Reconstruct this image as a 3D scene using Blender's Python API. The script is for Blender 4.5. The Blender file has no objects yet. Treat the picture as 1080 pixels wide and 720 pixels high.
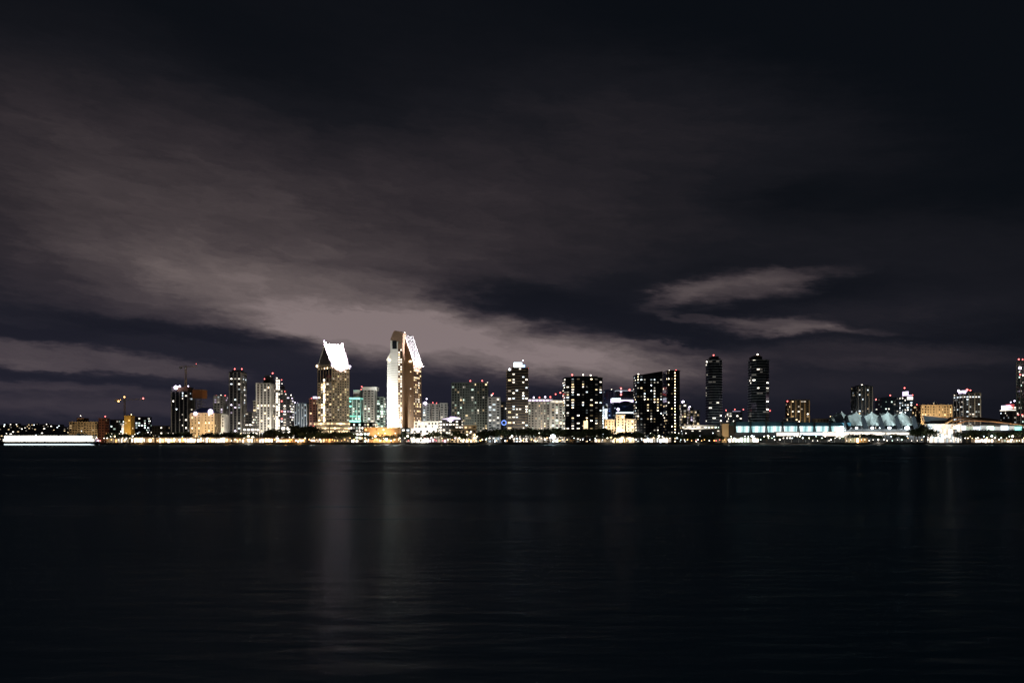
import bpy, bmesh, math, random
from mathutils import Vector, Matrix
R = math.radians
random.seed(11)
SC = bpy.context.scene
COL = SC.collection
F, HZ, CX, CAMZ = 935.0, 466.0, 540.0, 3.0      # focal length in photo pixels, horizon row, centre column, eye height
GROUND = 2.2
SHORE = 1000.0

# ------------------------------------------------------------------ placing
def wx(px, Y): return (px - CX) / F * Y
def wz(py, Y): return CAMZ + (HZ - py) / F * Y
def topx(x, y): return CX + F * x / y

# ------------------------------------------------------------------ materials
MATS = {}
def princ(name, col, rough=.7, noise=.25, scale=.4, metal=0., spec=.5):
    m = bpy.data.materials.new(name); m.use_nodes = True
    nt = m.node_tree; b = nt.nodes['Principled BSDF']
    b.inputs['Roughness'].default_value = rough
    b.inputs['Metallic'].default_value = metal
    b.inputs['Specular IOR Level'].default_value = spec
    tc = nt.nodes.new('ShaderNodeTexCoord'); nz = nt.nodes.new('ShaderNodeTexNoise')
    nz.inputs['Scale'].default_value = scale; nz.inputs['Detail'].default_value = 5
    nt.links.new(tc.outputs['Object'], nz.inputs['Vector'])
    mx = nt.nodes.new('ShaderNodeMix'); mx.data_type = 'RGBA'
    mx.inputs['A'].default_value = (*[c * (1 - noise) for c in col], 1)
    mx.inputs['B'].default_value = (*[min(1, c * (1 + noise)) for c in col], 1)
    nt.links.new(nz.outputs['Fac'], mx.inputs['Factor'])
    nt.links.new(mx.outputs['Result'], b.inputs['Base Color'])
    MATS[name] = m
    return m
def emis(name, col, strength, sample=False):
    m = bpy.data.materials.new(name); m.use_nodes = True
    nt = m.node_tree; b = nt.nodes['Principled BSDF']
    b.inputs['Base Color'].default_value = (*[c * .5 for c in col], 1)
    b.inputs['Emission Color'].default_value = (*col, 1)
    b.inputs['Emission Strength'].default_value = strength
    try: m.cycles.emission_sampling = 'FRONT' if sample else 'NONE'
    except Exception: pass
    MATS[name] = m
    return m
princ('concrete', (.30, .29, .27)); princ('white_wall', (.72, .71, .68), noise=.08); princ('tan_wall', (.46, .36, .24), noise=.12)
princ('brown_wall', (.30, .17, .09)); princ('umber_wall', (.24, .155, .10)); princ('dark_glass', (.015, .018, .022), rough=.12); princ('grey_glass', (.06, .075, .09), rough=.2)
princ('charcoal_wall', (.05, .05, .055)); princ('brick_wall', (.24, .09, .06)); princ('green_wall', (.16, .185, .165)); princ('blue_roof', (.10, .12, .30), rough=.5)
princ('pale_metal', (.8, .8, .78), rough=.45, noise=.06); princ('dark_metal', (.04, .04, .045), rough=.5); princ('copper_roof', (.52, .30, .17), rough=.45, noise=.15, scale=.08)
princ('canvas', (.62, .72, .72), rough=.8, noise=.1, scale=.1); princ('orange_panel', (.42, .16, .05), rough=.6); princ('sand_panel', (.62, .38, .19)); princ('gold_panel', (.48, .31, .07), rough=.5)
princ('bark', (.10, .07, .045), scale=2.); princ('leaf', (.045, .07, .03), rough=.6, noise=.45, scale=.7); princ('palm_leaf', (.05, .08, .03), rough=.5, noise=.4)
princ('teal_roof', (.03, .08, .11), rough=.35); princ('slate_roof', (.09, .08, .085)); princ('rubble', (.06, .06, .055), noise=.6, scale=1.2)
princ('soil', (.05, .055, .04), noise=.4, scale=.05); princ('paving', (.30, .28, .25), noise=.15, scale=.3); princ('asphalt', (.05, .05, .05), noise=.3)
princ('hull_navy', (.02, .025, .04), rough=.3); princ('steel_yellow', (.5, .33, .05), rough=.5)
TONE = {'w': (1., .74, .42), 'n': (1., .90, .76), 'c': (.80, .92, 1.), 'g': (.78, 1., .86), 't': (.35, 1., .85), 'o': (1., .50, .16), 'b': (.20, .35, 1.), 'r': (1., .15, .14), 'p': (.85, .72, 1.)}
LV = [.10, .42, 1.7, 5.5, 26.]
def glow(tone, lv):
    k = 'glow_%s_%d' % (tone, lv)
    return MATS.get(k) or emis(k, TONE[tone], LV[lv])
emis('bay_glass', (.60, .95, .97), 1.15); emis('bay_glass_bright', (.85, 1., 1.), 1.5); emis('bay_glass_dim', (.45, .85, .9), .7)
def M(n):
    if n in MATS: return MATS[n]
    _, t, l = n.split('_'); return glow(t, int(l))

# ------------------------------------------------------------------ mesh helper
class MB:
    def __init__(s): s.v = []; s.f = []; s.m = []; s.mats = []
    def mi(s, mat):
        if mat not in s.mats: s.mats.append(mat)
        return s.mats.index(mat)
    def add(s, vs, fs, mat):
        o = len(s.v); s.v += [tuple(v) for v in vs]; k = s.mi(mat)
        for f in fs: s.f.append([i + o for i in f]); s.m.append(k)
    def box(s, x0, x1, y0, y1, z0, z1, mat, mtx=None):
        vs = [Vector((x, y, z)) for z in (z0, z1) for y in (y0, y1) for x in (x0, x1)]
        if mtx: vs = [mtx @ v for v in vs]
        s.add(vs, [(0, 2, 3, 1), (4, 5, 7, 6), (0, 1, 5, 4), (1, 3, 7, 5), (3, 2, 6, 7), (2, 0, 4, 6)], mat)
    def prism(s, poly, z0, z1, mat, cap=None):           # poly CCW in xy
        n = len(poly)
        vs = [(x, y, z0) for x, y in poly] + [(x, y, z1) for x, y in poly]
        s.add(vs, [(i, (i + 1) % n, n + (i + 1) % n, n + i) for i in range(n)], mat)
        s.add([(x, y, z0) for x, y in poly], [tuple(range(n))[::-1]], mat)
        s.add([(x, y, z1) for x, y in poly], [tuple(range(n))], cap or mat)
    def xzprism(s, poly, y0, y1, mat):                   # outline in xz extruded along y
        n = len(poly)
        vs = [(x, y0, z) for x, z in poly] + [(x, y1, z) for x, z in poly]
        s.add(vs, [(i, (i + 1) % n, n + (i + 1) % n, n + i) for i in range(n)] + [tuple(range(n))[::-1], tuple(range(n, 2 * n))], mat)
    def bar(s, a, b, r, mat, n=4):
        a, b = Vector(a), Vector(b); d = (b - a)
        if d.length < 1e-6: return
        q = d.to_track_quat('Z', 'Y'); L = d.length
        r0, r1 = r if isinstance(r, tuple) else (r, r)
        vs = [a + q @ Vector((r0 * math.cos(t), r0 * math.sin(t), 0)) for t in [2 * math.pi * (i + .5) / n for i in range(n)]]
        vs += [a + q @ Vector((r1 * math.cos(t), r1 * math.sin(t), L)) for t in [2 * math.pi * (i + .5) / n for i in range(n)]]
        s.add(vs, [(i, (i + 1) % n, n + (i + 1) % n, n + i) for i in range(n)] + [tuple(range(n))[::-1], tuple(range(n, 2 * n))], mat)
    def ball(s, c, r, mat, u=8, w=5, sq=(1, 1, 1)):
        vs = [(c[0], c[1], c[2] - r * sq[2])]; fs = []
        for j in range(1, w):
            a = -math.pi / 2 + math.pi * j / w
            for i in range(u):
                b = 2 * math.pi * i / u
                vs.append((c[0] + r * sq[0] * math.cos(a) * math.cos(b), c[1] + r * sq[1] * math.cos(a) * math.sin(b), c[2] + r * sq[2] * math.sin(a)))
        vs.append((c[0], c[1], c[2] + r * sq[2])); e = len(vs) - 1
        for i in range(u): fs.append((0, 1 + (i + 1) % u, 1 + i)); fs.append((e, 1 + (w - 2) * u + i, 1 + (w - 2) * u + (i + 1) % u))
        for j in range(w - 2):
            for i in range(u): fs.append((1 + j * u + i, 1 + j * u + (i + 1) % u, 1 + (j + 1) * u + (i + 1) % u, 1 + (j + 1) * u + i))
        s.add(vs, fs, mat)
    def mesh(s, name):
        me = bpy.data.meshes.new(name); me.from_pydata(s.v, [], s.f)
        for m in s.mats: me.materials.append(M(m))
        me.polygons.foreach_set('material_index', s.m); me.update()
        return me
    def build(s, name, parent=None, loc=(0, 0, 0)):
        return link(name, s.mesh(name), parent, loc)
def link(name, me, parent=None, loc=(0, 0, 0)):
    o = bpy.data.objects.new(name, me); COL.objects.link(o); o.parent = parent; o.location = loc
    return o
def tag(o, label=None, cat=None, group=None, kind=None):
    if label: o['label'] = label
    if cat: o['category'] = cat
    if group: o['group'] = group
    if kind: o['kind'] = kind
    return o
def empty(name, loc, rz, label, cat, group=None):
    o = bpy.data.objects.new(name, None); COL.objects.link(o); o.location = loc; o.rotation_euler = (0, 0, rz)
    return tag(o, label, cat, group)
def copy_thing(o, loc, rz=0, scale=1, label=None):
    r = o.copy(); COL.objects.link(r); r.location = loc; r.rotation_euler = (0, 0, rz); r.scale = (scale,) * 3
    if label: r['label'] = label
    for ch in list(o.children):
        c = ch.copy(); COL.objects.link(c); c.parent = r
    return r
def spot(loc, target, watts, col, size=70, blend=.6, radius=.6, parent=None, name='flood_or_fill'):
    l = bpy.data.lights.new(name, 'SPOT'); l.energy = watts; l.color = col; l.spot_size = R(size); l.spot_blend = blend; l.shadow_soft_size = radius
    o = bpy.data.objects.new(name, l); COL.objects.link(o); o.location = loc
    d = Vector(target) - Vector(loc); o.rotation_euler = d.to_track_quat('-Z', 'Y').to_euler()
    return o
def point(loc, watts, col, radius=.4):
    l = bpy.data.lights.new('bulb', 'POINT'); l.energy = watts; l.color = col; l.shadow_soft_size = radius
    o = bpy.data.objects.new('bulb', l); COL.objects.link(o); o.location = loc
    return o

# unit meshes for single lit windows and beacons
UNIT = {}
def unit_pane(mat):
    if mat not in UNIT:
        b = MB(); b.box(-.5, .5, -.5, .5, -.5, .5, mat); UNIT[mat] = b.mesh('window')
    return UNIT[mat]
def beacon_mesh(mat, r):
    k = ('beacon', mat, r)
    if k not in UNIT:
        b = MB(); b.bar((0, 0, -1.6), (0, 0, 0), .12, 'dark_metal'); b.ball((0, 0, 0), r, mat); UNIT[k] = b.mesh('beacon')
    return UNIT[k]

# ------------------------------------------------------------------ towers
def footprint(kind, w, d):
    h = w / 2
    if kind == 'oct':
        c = min(w, d) * .24
        return [(-h + c, 0), (h - c, 0), (h, c), (h, d - c), (h - c, d), (-h + c, d), (-h, d - c), (-h, c)]
    if kind == 'bow':                                       # a bowed front
        p = [(-h, d), (-h, d * .25)] + [(-h + w * t, d * .25 * (1 - math.sin(math.pi * t) ** .8)) for t in (.12, .25, .4, .6, .75, .88)] + [(h, d * .25), (h, d)]
        return p[::1]
    return [(-h, 0), (h, 0), (h, d), (-h, d)]
def fit(x0, x1, Y, kind, d, rot):
    w = (x1 - x0) / F * Y; cx = wx((x0 + x1) / 2, Y)
    for _ in range(14):
        ps = footprint(kind, w, d); c, s = math.cos(rot), math.sin(rot)
        q = [topx(cx + x * c - y * s, Y + x * s + y * c) for x, y in ps]
        a, b = min(q), max(q)
        cx += ((x0 + x1) / 2 - (a + b) / 2) / F * Y; w = max(3., w + ((x1 - x0) - (b - a)) / F * Y)
    return w, cx
TOWERS = {}
def tower(name, label, x0, x1, top, Y, d=24, wall='charcoal_wall', rot=0, kind='rect', floor=3.4, bay=4., win=(.55, .5), lit=.2,
          tones='nnw', lv=(1, 2, 3), slab=None, rib=None, ribgap=8, dark='dark_glass', crown=(), beacons=(), rows=(), cols=(), flood=None,
          cat='tower', group='high-rise towers of the waterfront skyline', clusters=0, roofmat='slate_roof', litbase=0, seed=None, band=None):
    rs = random.Random(seed if seed is not None else int(x0 * 7 + Y))
    rot = R(rot); w, cx = fit(x0, x1, Y, kind, d, rot)
    H = wz(top, Y) - GROUND
    root = empty(name, (cx, Y, GROUND), rot, label, cat, group)
    fp = footprint(kind, w, d); n = len(fp)
    b = MB(); b.prism(fp, -.5, H, wall, roofmat); b.build('wall', root)
    mrot = Matrix.Rotation(-rot, 3, 'Z'); cam = mrot @ Vector((-cx, -Y, 0))
    nf = max(1, int(H / floor)); fh = H / nf
    vis = []
    for i in range(n):
        a, c = Vector(fp[i]), Vector(fp[(i + 1) % n]); e = c - a; nrm = Vector((e.y, -e.x)).normalized(); mid = (a + c) / 2
        if nrm.dot(Vector((cam.x, cam.y)) - mid) > 0: vis.append((a, c, nrm))
    if slab:
        b = MB()
        for k in range(1, nf + 1):
            z = k * fh
            pc = Vector((sum(p[0] for p in fp) / n, sum(p[1] for p in fp) / n))
            g = []
            for p in fp:
                v = Vector(p) - pc; g.append(tuple(pc + v * (1 + 1.1 / max(v.length, 1))))
            b.prism(g, z - .32, z + (.05 if k < nf else .5), slab)
        b.build('floor_slab', root)
    else:
        b = MB()
        for i in range(n):
            a, c = Vector(fp[i]), Vector(fp[(i + 1) % n]); b.bar((a.x, a.y, H + .55), (c.x, c.y, H + .55), .8, wall)
        b.build('parapet', root)
    if rib:
        b = MB()
        for a, c, nr in vis:
            L = (c - a).length; k = max(1, round(L / ribgap)); ang = math.atan2((c - a).y, (c - a).x)
            for i in range(k + 1):
                p = a.lerp(c, i / k) + nr * .3
                b.box(-.55, .55, -.6, .6, 0, H - .2, rib, Matrix.Translation((p.x, p.y, 0)) @ Matrix.Rotation(ang, 4, 'Z'))
        b.build('pilaster', root)
    lits = []; dk = MB()
    for ei, (a, c, nr) in enumerate(vis):
        L = (c - a).length
        if L < 2.2: continue
        k = max(1, int(L / bay)); bw = L / k; ang = math.atan2((c - a).y, (c - a).x)
        for i in range(k):
            for j in range(nf):
                p = a.lerp(c, (i + .5) / k) + nr * .03
                z = (j + .5) * fh
                pr = lit * (1.6 if clusters and math.sin(i * 1.7 + j * .6 + x0) > .3 else (.6 if clusters else 1))
                if j < litbase: pr = .9
                on = rs.random() < pr; l = rs.choice(lv)
                if j in rows or (j - nf) in rows: on = rs.random() < .9; l = max(lv)
                if i in cols and ei == 0: on = True; l = max(lv)
                ww, hh = bw * win[0] * rs.uniform(.75, 1.1), fh * win[1] * rs.uniform(.85, 1.1)
                if on and l == 3: ww *= .72; hh *= .8
                if on: lits.append((l + ww * hh * .001, p.x, p.y, z, ang, min(ww, bw * .96), hh, 'glow_%s_%d' % (rs.choice(tones), l)))
                elif dark: dk.box(-ww / 2, ww / 2, -.06, .06, -hh / 2, hh / 2, dark, Matrix.Translation((p.x, p.y, z)) @ Matrix.Rotation(ang, 4, 'Z'))
    lits.sort(key=lambda t: -t[0])
    for q, (_, x, y, z, ang, ww, hh, mt) in enumerate(lits):
        if q < 99:
            o = link('window', unit_pane(mt), root, (x, y, z)); o.rotation_euler = (0, 0, ang); o.scale = (ww, .26, hh)
        else:
            dk.box(-ww / 2, ww / 2, -.13, .13, -hh / 2, hh / 2, mt, Matrix.Translation((x, y, z)) @ Matrix.Rotation(ang, 4, 'Z'))
    if dk.v: tag(dk.build('window', root), kind='stuff')
    hx = w / 2
    for cr in crown:                                        # (f0, f1, top_px, material[, y0f, y1f])
        f0, f1, tp, mt = cr[:4]; y0, y1 = (cr[4], cr[5]) if len(cr) > 4 else (.15, .85)
        b = MB(); zt = wz(tp, Y) - GROUND
        b.box(-hx + w * f0, -hx + w * f1, d * y0, d * y1, H - .3, zt, mt)
        b.box(-hx + w * f0 - .3, -hx + w * f1 + .3, d * y0 - .3, d * y1 + .3, zt - .5, zt + .1, 'charcoal_wall' if mt.startswith('glow') else mt)
        b.build('penthouse', root)
    if band:                                                # lit band under the roof
        b = MB()
        for a, c, nr in vis:
            ang = math.atan2((c - a).y, (c - a).x); L = (c - a).length; p = (a + c) / 2 + nr * .3
            b.box(-L / 2, L / 2, -.25, .25, H - band[1], H - .4, band[0], Matrix.Translation((p.x, p.y, 0)) @ Matrix.Rotation(ang, 4, 'Z'))
        b.build('light_band', root)
    for bc in beacons:
        px, py, tn = bc[:3]; r = bc[3] if len(bc) > 3 else .75
        yy = Y + d * .3 if r < 2 else Y - r - .5
        loc = Vector((wx(px, yy), yy, wz(py, yy))) - Vector((cx, Y, GROUND)); loc.rotate(Matrix.Rotation(-rot, 3, 'Z'))
        link('beacon', beacon_mesh('glow_%s_%d' % (tn, 3), r * (.78 if r < 1.5 else 1)), root, loc)
        pz = loc.z - 1.6
        if pz > H: 
            m = MB(); m.bar((loc.x, loc.y, H - .2), (loc.x, loc.y, pz + .1), .15, 'dark_metal'); m.build('mast', root)
    if flood:  # spot added before the facade; most stand in for general city glow
        tn, kw = flood[:2]; off = flood[2] if len(flood) > 2 else 38
        spot((cx * (Y - off) / Y, Y - off, 5), (cx, Y, H * .5), kw * 1000, TONE[tn], 100, .8, 1.)
    TOWERS[name] = root
    return root

T = tower
# far left
T('apartment_block', 'low tan apartment block with a small penthouse behind the white ferry', 73, 111, 445.2, 1350, 26, 'tan_wall', lit=.18, lv=(0, 1, 1, 2), tones='wwn', win=(.7, .45), crown=((.22, .45, 440.5, 'brown_wall'),), beacons=((85, 438.3, 'n'),), flood=('w', 40), cat='building')
T('brick_block', 'dark red block with one pink-red roof light behind the bow of the ferry', 104, 115.5, 441.5, 1250, 16, 'brick_wall', lit=.08, lv=(0, 1, 2), tones='wo', beacons=((111, 439, 'r', 1.1),), flood=('w', 12), cat='building')
T('low_block', 'low office block speckled with white lights left of the slim gold tower', 116, 131, 443, 1300, 18, 'charcoal_wall', lit=.42, lv=(1, 2, 3), tones='cng', win=(.7, .55), cat='building')
T('gold_tower', 'slim gold panelled tower with a bright white strip down its left side', 131, 142, 439, 1200, 12, 'gold_panel', lit=.10, lv=(1, 2), tones='wo', dark=None, crown=((.35, .8, 437.6, 'gold_panel'),), beacons=((138.5, 437, 'w', .8),), flood=('w', 60, 26))
b = MB(); b.box(-7.6, -5.2, -.6, 1, 2, 24, 'glow_n_1'); b.box(-7.4, -5.6, -.8, -.5, 8, 20, 'glow_n_2'); b.build('light_strip', TOWERS['gold_tower'])
T('speckled_block', 'low dark block with scattered white lights between gold tower and unfinished tower', 142.5, 160, 440, 1330, 20, 'dark_glass', lit=.30, lv=(1, 2, 3), tones='cng', win=(.6, .5), dark=None, cat='building')
T('small_block', 'small grey block with few lights just left of the unfinished tower', 160, 180, 449.5, 1300, 20, 'charcoal_wall', lit=.26, lv=(1, 2, 3), tones='nwc', cat='building')
# unfinished tower
u = T('unfinished_tower', 'tall dark unfinished tower with a crane and white work lights on top', 181, 205.5, 413, 1150, 26, 'dark_glass', lit=.14, lv=(1, 2, 2, 3), tones='cn', rib='concrete', ribgap=5, slab='charcoal_wall', dark=None, crown=((.0, .12, 407.5, 'concrete', 0, .3), (.3, .98, 408, 'brown_wall', .1, .9)), beacons=((185.5, 408.5, 'p', 2.6), (189.5, 407.5, 'p', 1.5), (195.5, 408.5, 'r', .8), (198.5, 407, 'p', 1.0)), flood=('n', 16))
b = MB(); b.box(3, 15.5, .2, 19, 0, 10.5, 'orange_panel'); b.box(2.6, 15.9, -.2, 19.4, 10.5, 11.2, 'brown_wall'); o = b.build('formwork_box', u, (12.5, 3, 58))
b = MB()
for xx in (17.5, 22., 26.5): b.box(xx, xx + .8, 3, 3.8, 0, 58, 'concrete')
for k in range(16): b.box(15.6, 27, 3, 20, k * 3.6, k * 3.6 + .3, 'concrete')
b.build('open_floors', u)
T('domed_hotel', 'floodlit tan hotel with a blue hipped roof below the unfinished tower', 201, 233, 436, 1090, 26, 'tan_wall', lit=.16, lv=(1, 2, 3), tones='wwn', win=(.36, .48), bay=3.6, floor=3.1, rib='tan_wall', ribgap=7.2, crown=(), beacons=((206, 436, 'p', 2.2), (222, 434, 'p', 3.0)), flood=('w', 120), cat='hotel')
hr = TOWERS['domed_hotel']; w_, _c = fit(201, 233, 1090, 'rect', 26, 0); Hh = wz(436, 1090) - GROUND
b = MB(); h_ = w_ / 2 + .8
b.add([(-h_, -.8, Hh + .9), (h_, -.8, Hh + .9), (h_, 26.8, Hh + .9), (-h_, 26.8, Hh + .9), (-h_ * .35, 12, Hh + 7.6), (h_ * .35, 12, Hh + 7.6)], [(0, 1, 5, 4), (1, 2, 5), (2, 3, 4, 5), (3, 0, 4), (3, 2, 1, 0)], 'blue_roof'); b.build('roof', hr)
T('white_wing_block', 'narrow pale block attached to the right end of the tan hotel', 234, 240, 437.5, 1085, 14, 'white_wall', lit=.2, lv=(1, 2), tones='nc', flood=('n', 60), cat='building', rib='white_wall', ribgap=4)
T('grey_tower', 'grey tower with a red roof edge rising behind the tan hotel', 225.5, 240, 417.5, 1280, 20, 'concrete', lit=.33, lv=(0, 1, 2), tones='cnp', rib='concrete', ribgap=5, beacons=((228, 417, 'r', .9), (233, 416.6, 'n', .8), (237.5, 417, 'r', .9)), flood=('n', 60))
T('dark_tower', 'tall slim dark tower with two red lights left of the twin-topped pale tower', 242, 259.5, 392.5, 1180, 22, 'charcoal_wall', lit=.2, lv=(1, 2, 3), tones='npc', rib='concrete', ribgap=5.5, clusters=1, crown=((.15, .4, 390, 'charcoal_wall'), (.6, .85, 390, 'charcoal_wall')), beacons=((247.5, 389, 'r', 1.1), (255, 389, 'r', 1.1)), flood=('n', 55))
T('terrace_block', 'low terrace block with lit decks between dark tower and pale twin-topped tower', 258.5, 271, 435, 1150, 22, 'charcoal_wall', lit=.4, lv=(1, 2, 3), tones='nng', win=(.85, .4), cat='building')
T('harbour_pavilion', 'bright white low pavilion with a mast-like sign at the foot of the dark tower', 256, 273, 451, 1060, 18, 'white_wall', lit=.85, lv=(2, 3), tones='nn', win=(.8, .5), floor=4, flood=('n', 40, 22), cat='building')
T('side_annex', 'short annex tower with glowing balconies at the left shoulder of the pale tower', 267, 273, 423, 1210, 14, 'concrete', lit=.45, lv=(1, 2, 3), tones='nw', win=(.8, .5), flood=('n', 30))
T('pale_tower', 'pale ribbed tower with a glowing white vertical edge and stepped red-lit crown', 270.5, 290.5, 404.5, 1180, 26, 'concrete', lit=.13, lv=(1, 2, 3), tones='nw', rib='white_wall', ribgap=5.2, rows=(14,), win=(.45, .5), crown=((.45, .98, 400, 'charcoal_wall'), (.55, .9, 395.5, 'charcoal_wall')), beacons=((270.5, 404, 'n', .8), (279, 399.5, 'r', .9), (285, 396.8, 'n', .7), (287.5, 393.5, 'r', 1.2), (297, 400.5, 'r', .8)), flood=('n', 85))
T('glowing_shaft', 'bright white lit shaft forming the right edge of the pale ribbed tower', 290.6, 295.2, 400, 1176, 8, 'white_wall', lit=.75, lv=(2, 3), tones='nn', bay=5, win=(.7, .62), beacons=((292, 398.5, 'n', .8),), flood=('n', 75, 30))
T('shoulder_tower', 'dark narrow tower with white windows just right of the glowing white shaft', 295.3, 302.5, 411, 1205, 18, 'charcoal_wall', lit=.38, lv=(1, 2, 3), tones='ncr', beacons=((297.3, 404.5, 'n', .7),), crown=((.1, .5, 406, 'charcoal_wall'),))
T('stepped_tower', 'dark stepped tower full of white and pink windows with a glowing white base', 298.5, 310, 418, 1170, 22, 'charcoal_wall', lit=.45, lv=(1, 2, 3), tones='nnp', win=(.7, .4), litbase=5, beacons=((307, 416.5, 'n', .9),))
T('white_base_block', 'small brilliantly lit white building at the foot of the stepped tower', 296, 310.5, 449.5, 1085, 16, 'white_wall', lit=.95, lv=(3,), tones='n', win=(.9, .7), floor=4, bay=5, cat='building')
T('blue_grey_block', 'blue-grey slab block with a fine grid and a bright top left roof corner', 310.5, 327.5, 425.5, 1230, 24, 'grey_glass', lit=.3, lv=(0, 0, 1), tones='cc', rib='concrete', ribgap=3.6, win=(.6, .6), beacons=((311, 424.5, 'p', 1.2), (314, 425, 'p', .9)), flood=('c', 120), cat='building')
T('red_top_tower', 'reddish tower with a white and red lit top left of the white-roofed hotel tower', 326, 336, 421, 1210, 18, 'brick_wall', lit=.2, lv=(1, 2), tones='nwr', crown=((.5, 1., 417.5, 'glow_p_2'),), beacons=((328.5, 420, 'r', .9),), flood=('n', 35))

# ------------------------------------------------------------------ the two white-roofed hotel towers
def grid_on(root, ox, oy, ang, x0, x1, z0, z1, bay, floor, win, lit, tones, lv, dark='dark_glass', seed=1, limit=45, skip=None):
    """windows on a wall that runs from x0 to x1 along a direction turned by ang from (ox, oy)"""
    rs = random.Random(seed); k = max(1, int((x1 - x0) / bay)); bw = (x1 - x0) / k; nf = int((z1 - z0) / floor); fh = (z1 - z0) / nf; dk = MB(); cnt = 0
    cells = [(i, j) for i in range(k) for j in range(nf)]; rs.shuffle(cells)
    for i, j in cells:
        lx = x0 + (i + .5) * bw; z = z0 + (j + .5) * fh
        if skip and skip(lx, z): continue
        x = ox + lx * math.cos(ang); y = oy + lx * math.sin(ang)
        ww, hh = bw * win[0], fh * win[1]
        if rs.random() < lit:
            mt = 'glow_%s_%d' % (rs.choice(tones), rs.choice(lv))
            if cnt < limit:
                o = link('window', unit_pane(mt), root, (x, y, z)); o.rotation_euler = (0, 0, ang); o.scale = (ww, .3, hh); cnt += 1
            else: dk.box(-ww / 2, ww / 2, -.15, .15, -hh / 2, hh / 2, mt, Matrix.Translation((x, y, z)) @ Matrix.Rotation(ang, 4, 'Z'))
        elif dark: dk.box(-ww / 2, ww / 2, -.08, .08, -hh / 2, hh / 2, dark, Matrix.Translation((x, y, z)) @ Matrix.Rotation(ang, 4, 'Z'))
    if dk.v: tag(dk.build('window', root), kind='stuff')

def to_world(root, p):
    return Matrix.Translation(root.location) @ Matrix.Rotation(root.rotation_euler.z, 4, 'Z') @ Vector(p)

# first: near corner at px 350
Y1 = 1150.; th = 50; s1 = Y1 / F
a1 = 38.; b1 = 25.8
h1 = empty('white_roofed_hotel', (wx(350, Y1), Y1, GROUND), R(-th), 'tan hotel tower with a steep floodlit white gable roof and golden windows', 'hotel tower', 'pair of white-topped hotel towers')
Z = lambda py, Y=Y1: wz(py, Y) - GROUND
b = MB(); ev = Z(384); rg = Z(362)
b.xzprism([(-a1, -.5), (0, -.5), (0, ev - 3.4), (-a1 / 2, rg - 2), (-a1, ev - 3.4)], 0, b1, 'tan_wall'); b.build('wall', h1)
b = MB()
b.add([(.9, -1.0, ev - 3), (.9, b1 + 1, ev - 3), (-a1 / 2, b1 + 1, rg), (-a1 / 2, -1.0, rg), (.2, -1.0, ev - 2.6), (.2, b1 + 1, ev - 2.6), (-a1 / 2 - .01, b1 + 1, rg - 1), (-a1 / 2 - .01, -1.0, rg - 1)],
      [(0, 1, 2, 3), (7, 6, 5, 4), (0, 3, 7, 4), (1, 5, 6, 2), (0, 4, 5, 1)], 'pale_metal')
b.add([(-a1 - .9, -1.0, ev - 3), (-a1 - .9, b1 + 1, ev - 3), (-a1 / 2 - .02, b1 + 1, rg), (-a1 / 2 - .02, -1.0, rg), (-a1 - .2, -1.0, ev - 2.6), (-a1 - .2, b1 + 1, ev - 2.6), (-a1 / 2 - .03, b1 + 1, rg - 1), (-a1 / 2 - .03, -1.0, rg - 1)],
      [(3, 2, 1, 0), (4, 5, 6, 7), (4, 7, 3, 0), (2, 6, 5, 1), (1, 5, 4, 0)], 'pale_metal')
for k in range(1, 14):                                      # standing seams
    yy = -1 + (b1 + 2) * k / 14
    b.bar((1.0, yy, ev - 3), (-a1 / 2, yy, rg + .1), .16, 'pale_metal')
b.build('roof', h1)
b = MB()  # dark bars added for the grey streaks between the roof floodlights
for k in range(1, 6): yy = -1 + (b1 + 2) * k / 6; b.bar((1.1, yy, ev - 2.8), (-a1 / 2 + .1, yy, rg + .5), .8, 'charcoal_wall')
b.build('roof_shade_bar', h1)
b = MB(); b.box(-a1 / 2 - .8, -a1 / 2 + .8, -1.2, b1 + 1.2, rg - .4, rg + 1.2, 'pale_metal')
b.box(-a1 / 2 - 1.1, -a1 / 2 + 1.1, -1.6, 1.2, rg, rg + 3.6, 'pale_metal'); b.box(-a1 / 2 - 1.1, -a1 / 2 + 1.1, b1 - 1.2, b1 + 1.6, rg, rg + 3, 'pale_metal'); b.build('ridge_cap', h1)
b = MB(); b.add([(-a1 + 1.5, -.25, ev + .5), (-1.5, -.25, ev + .5), (-a1 / 2, -.25, rg - 4)], [(0, 1, 2)], 'slate_roof'); b.add([(-a1 + 1.5, -.05, ev + .5), (-1.5, -.05, ev + .5), (-a1 / 2, -.05, rg - 4)], [(0, 2, 1)], 'slate_roof'); b.build('gable_panel', h1)
b = MB()                                                    # tall recesses with round heads under the gable
for k in range(5):
    cx_ = -a1 + a1 * (k + .5) / 5; r_ = a1 / 5 * .32; zt = ev - 4
    b.box(cx_ - r_, cx_ + r_, -.2, -.02, Z(402), zt, 'dark_glass')
    b.add([(cx_ + r_ * math.cos(t), -.2, zt + r_ * math.sin(t)) for t in [math.pi * q / 8 for q in range(9)]], [tuple(range(9))], 'dark_glass')
b.build('arch_recess', h1)
for k in range(5):
    b = MB(); cx_ = -a1 + a1 * (k + .5) / 5; b.box(cx_ - .9, cx_ + .9, -.5, -.25, ev - 5.2, ev - 3.2, 'glow_w_3' if k in (2, 3) else 'glow_w_1'); b.build('window', h1)
b = MB()
for k in range(6): b.box(-a1 + a1 * k / 5 - .5, -a1 + a1 * k / 5 + .5, -.5, 0, 8, ev - 3, 'tan_wall')
b.build('pilaster', h1)
grid_on(h1, 0, 0, 0, -a1, 0, Z(452), Z(403), a1 / 5, 3.3, (.62, .5), .42, 'nww', (1, 2, 3), seed=3, limit=50)
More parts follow.
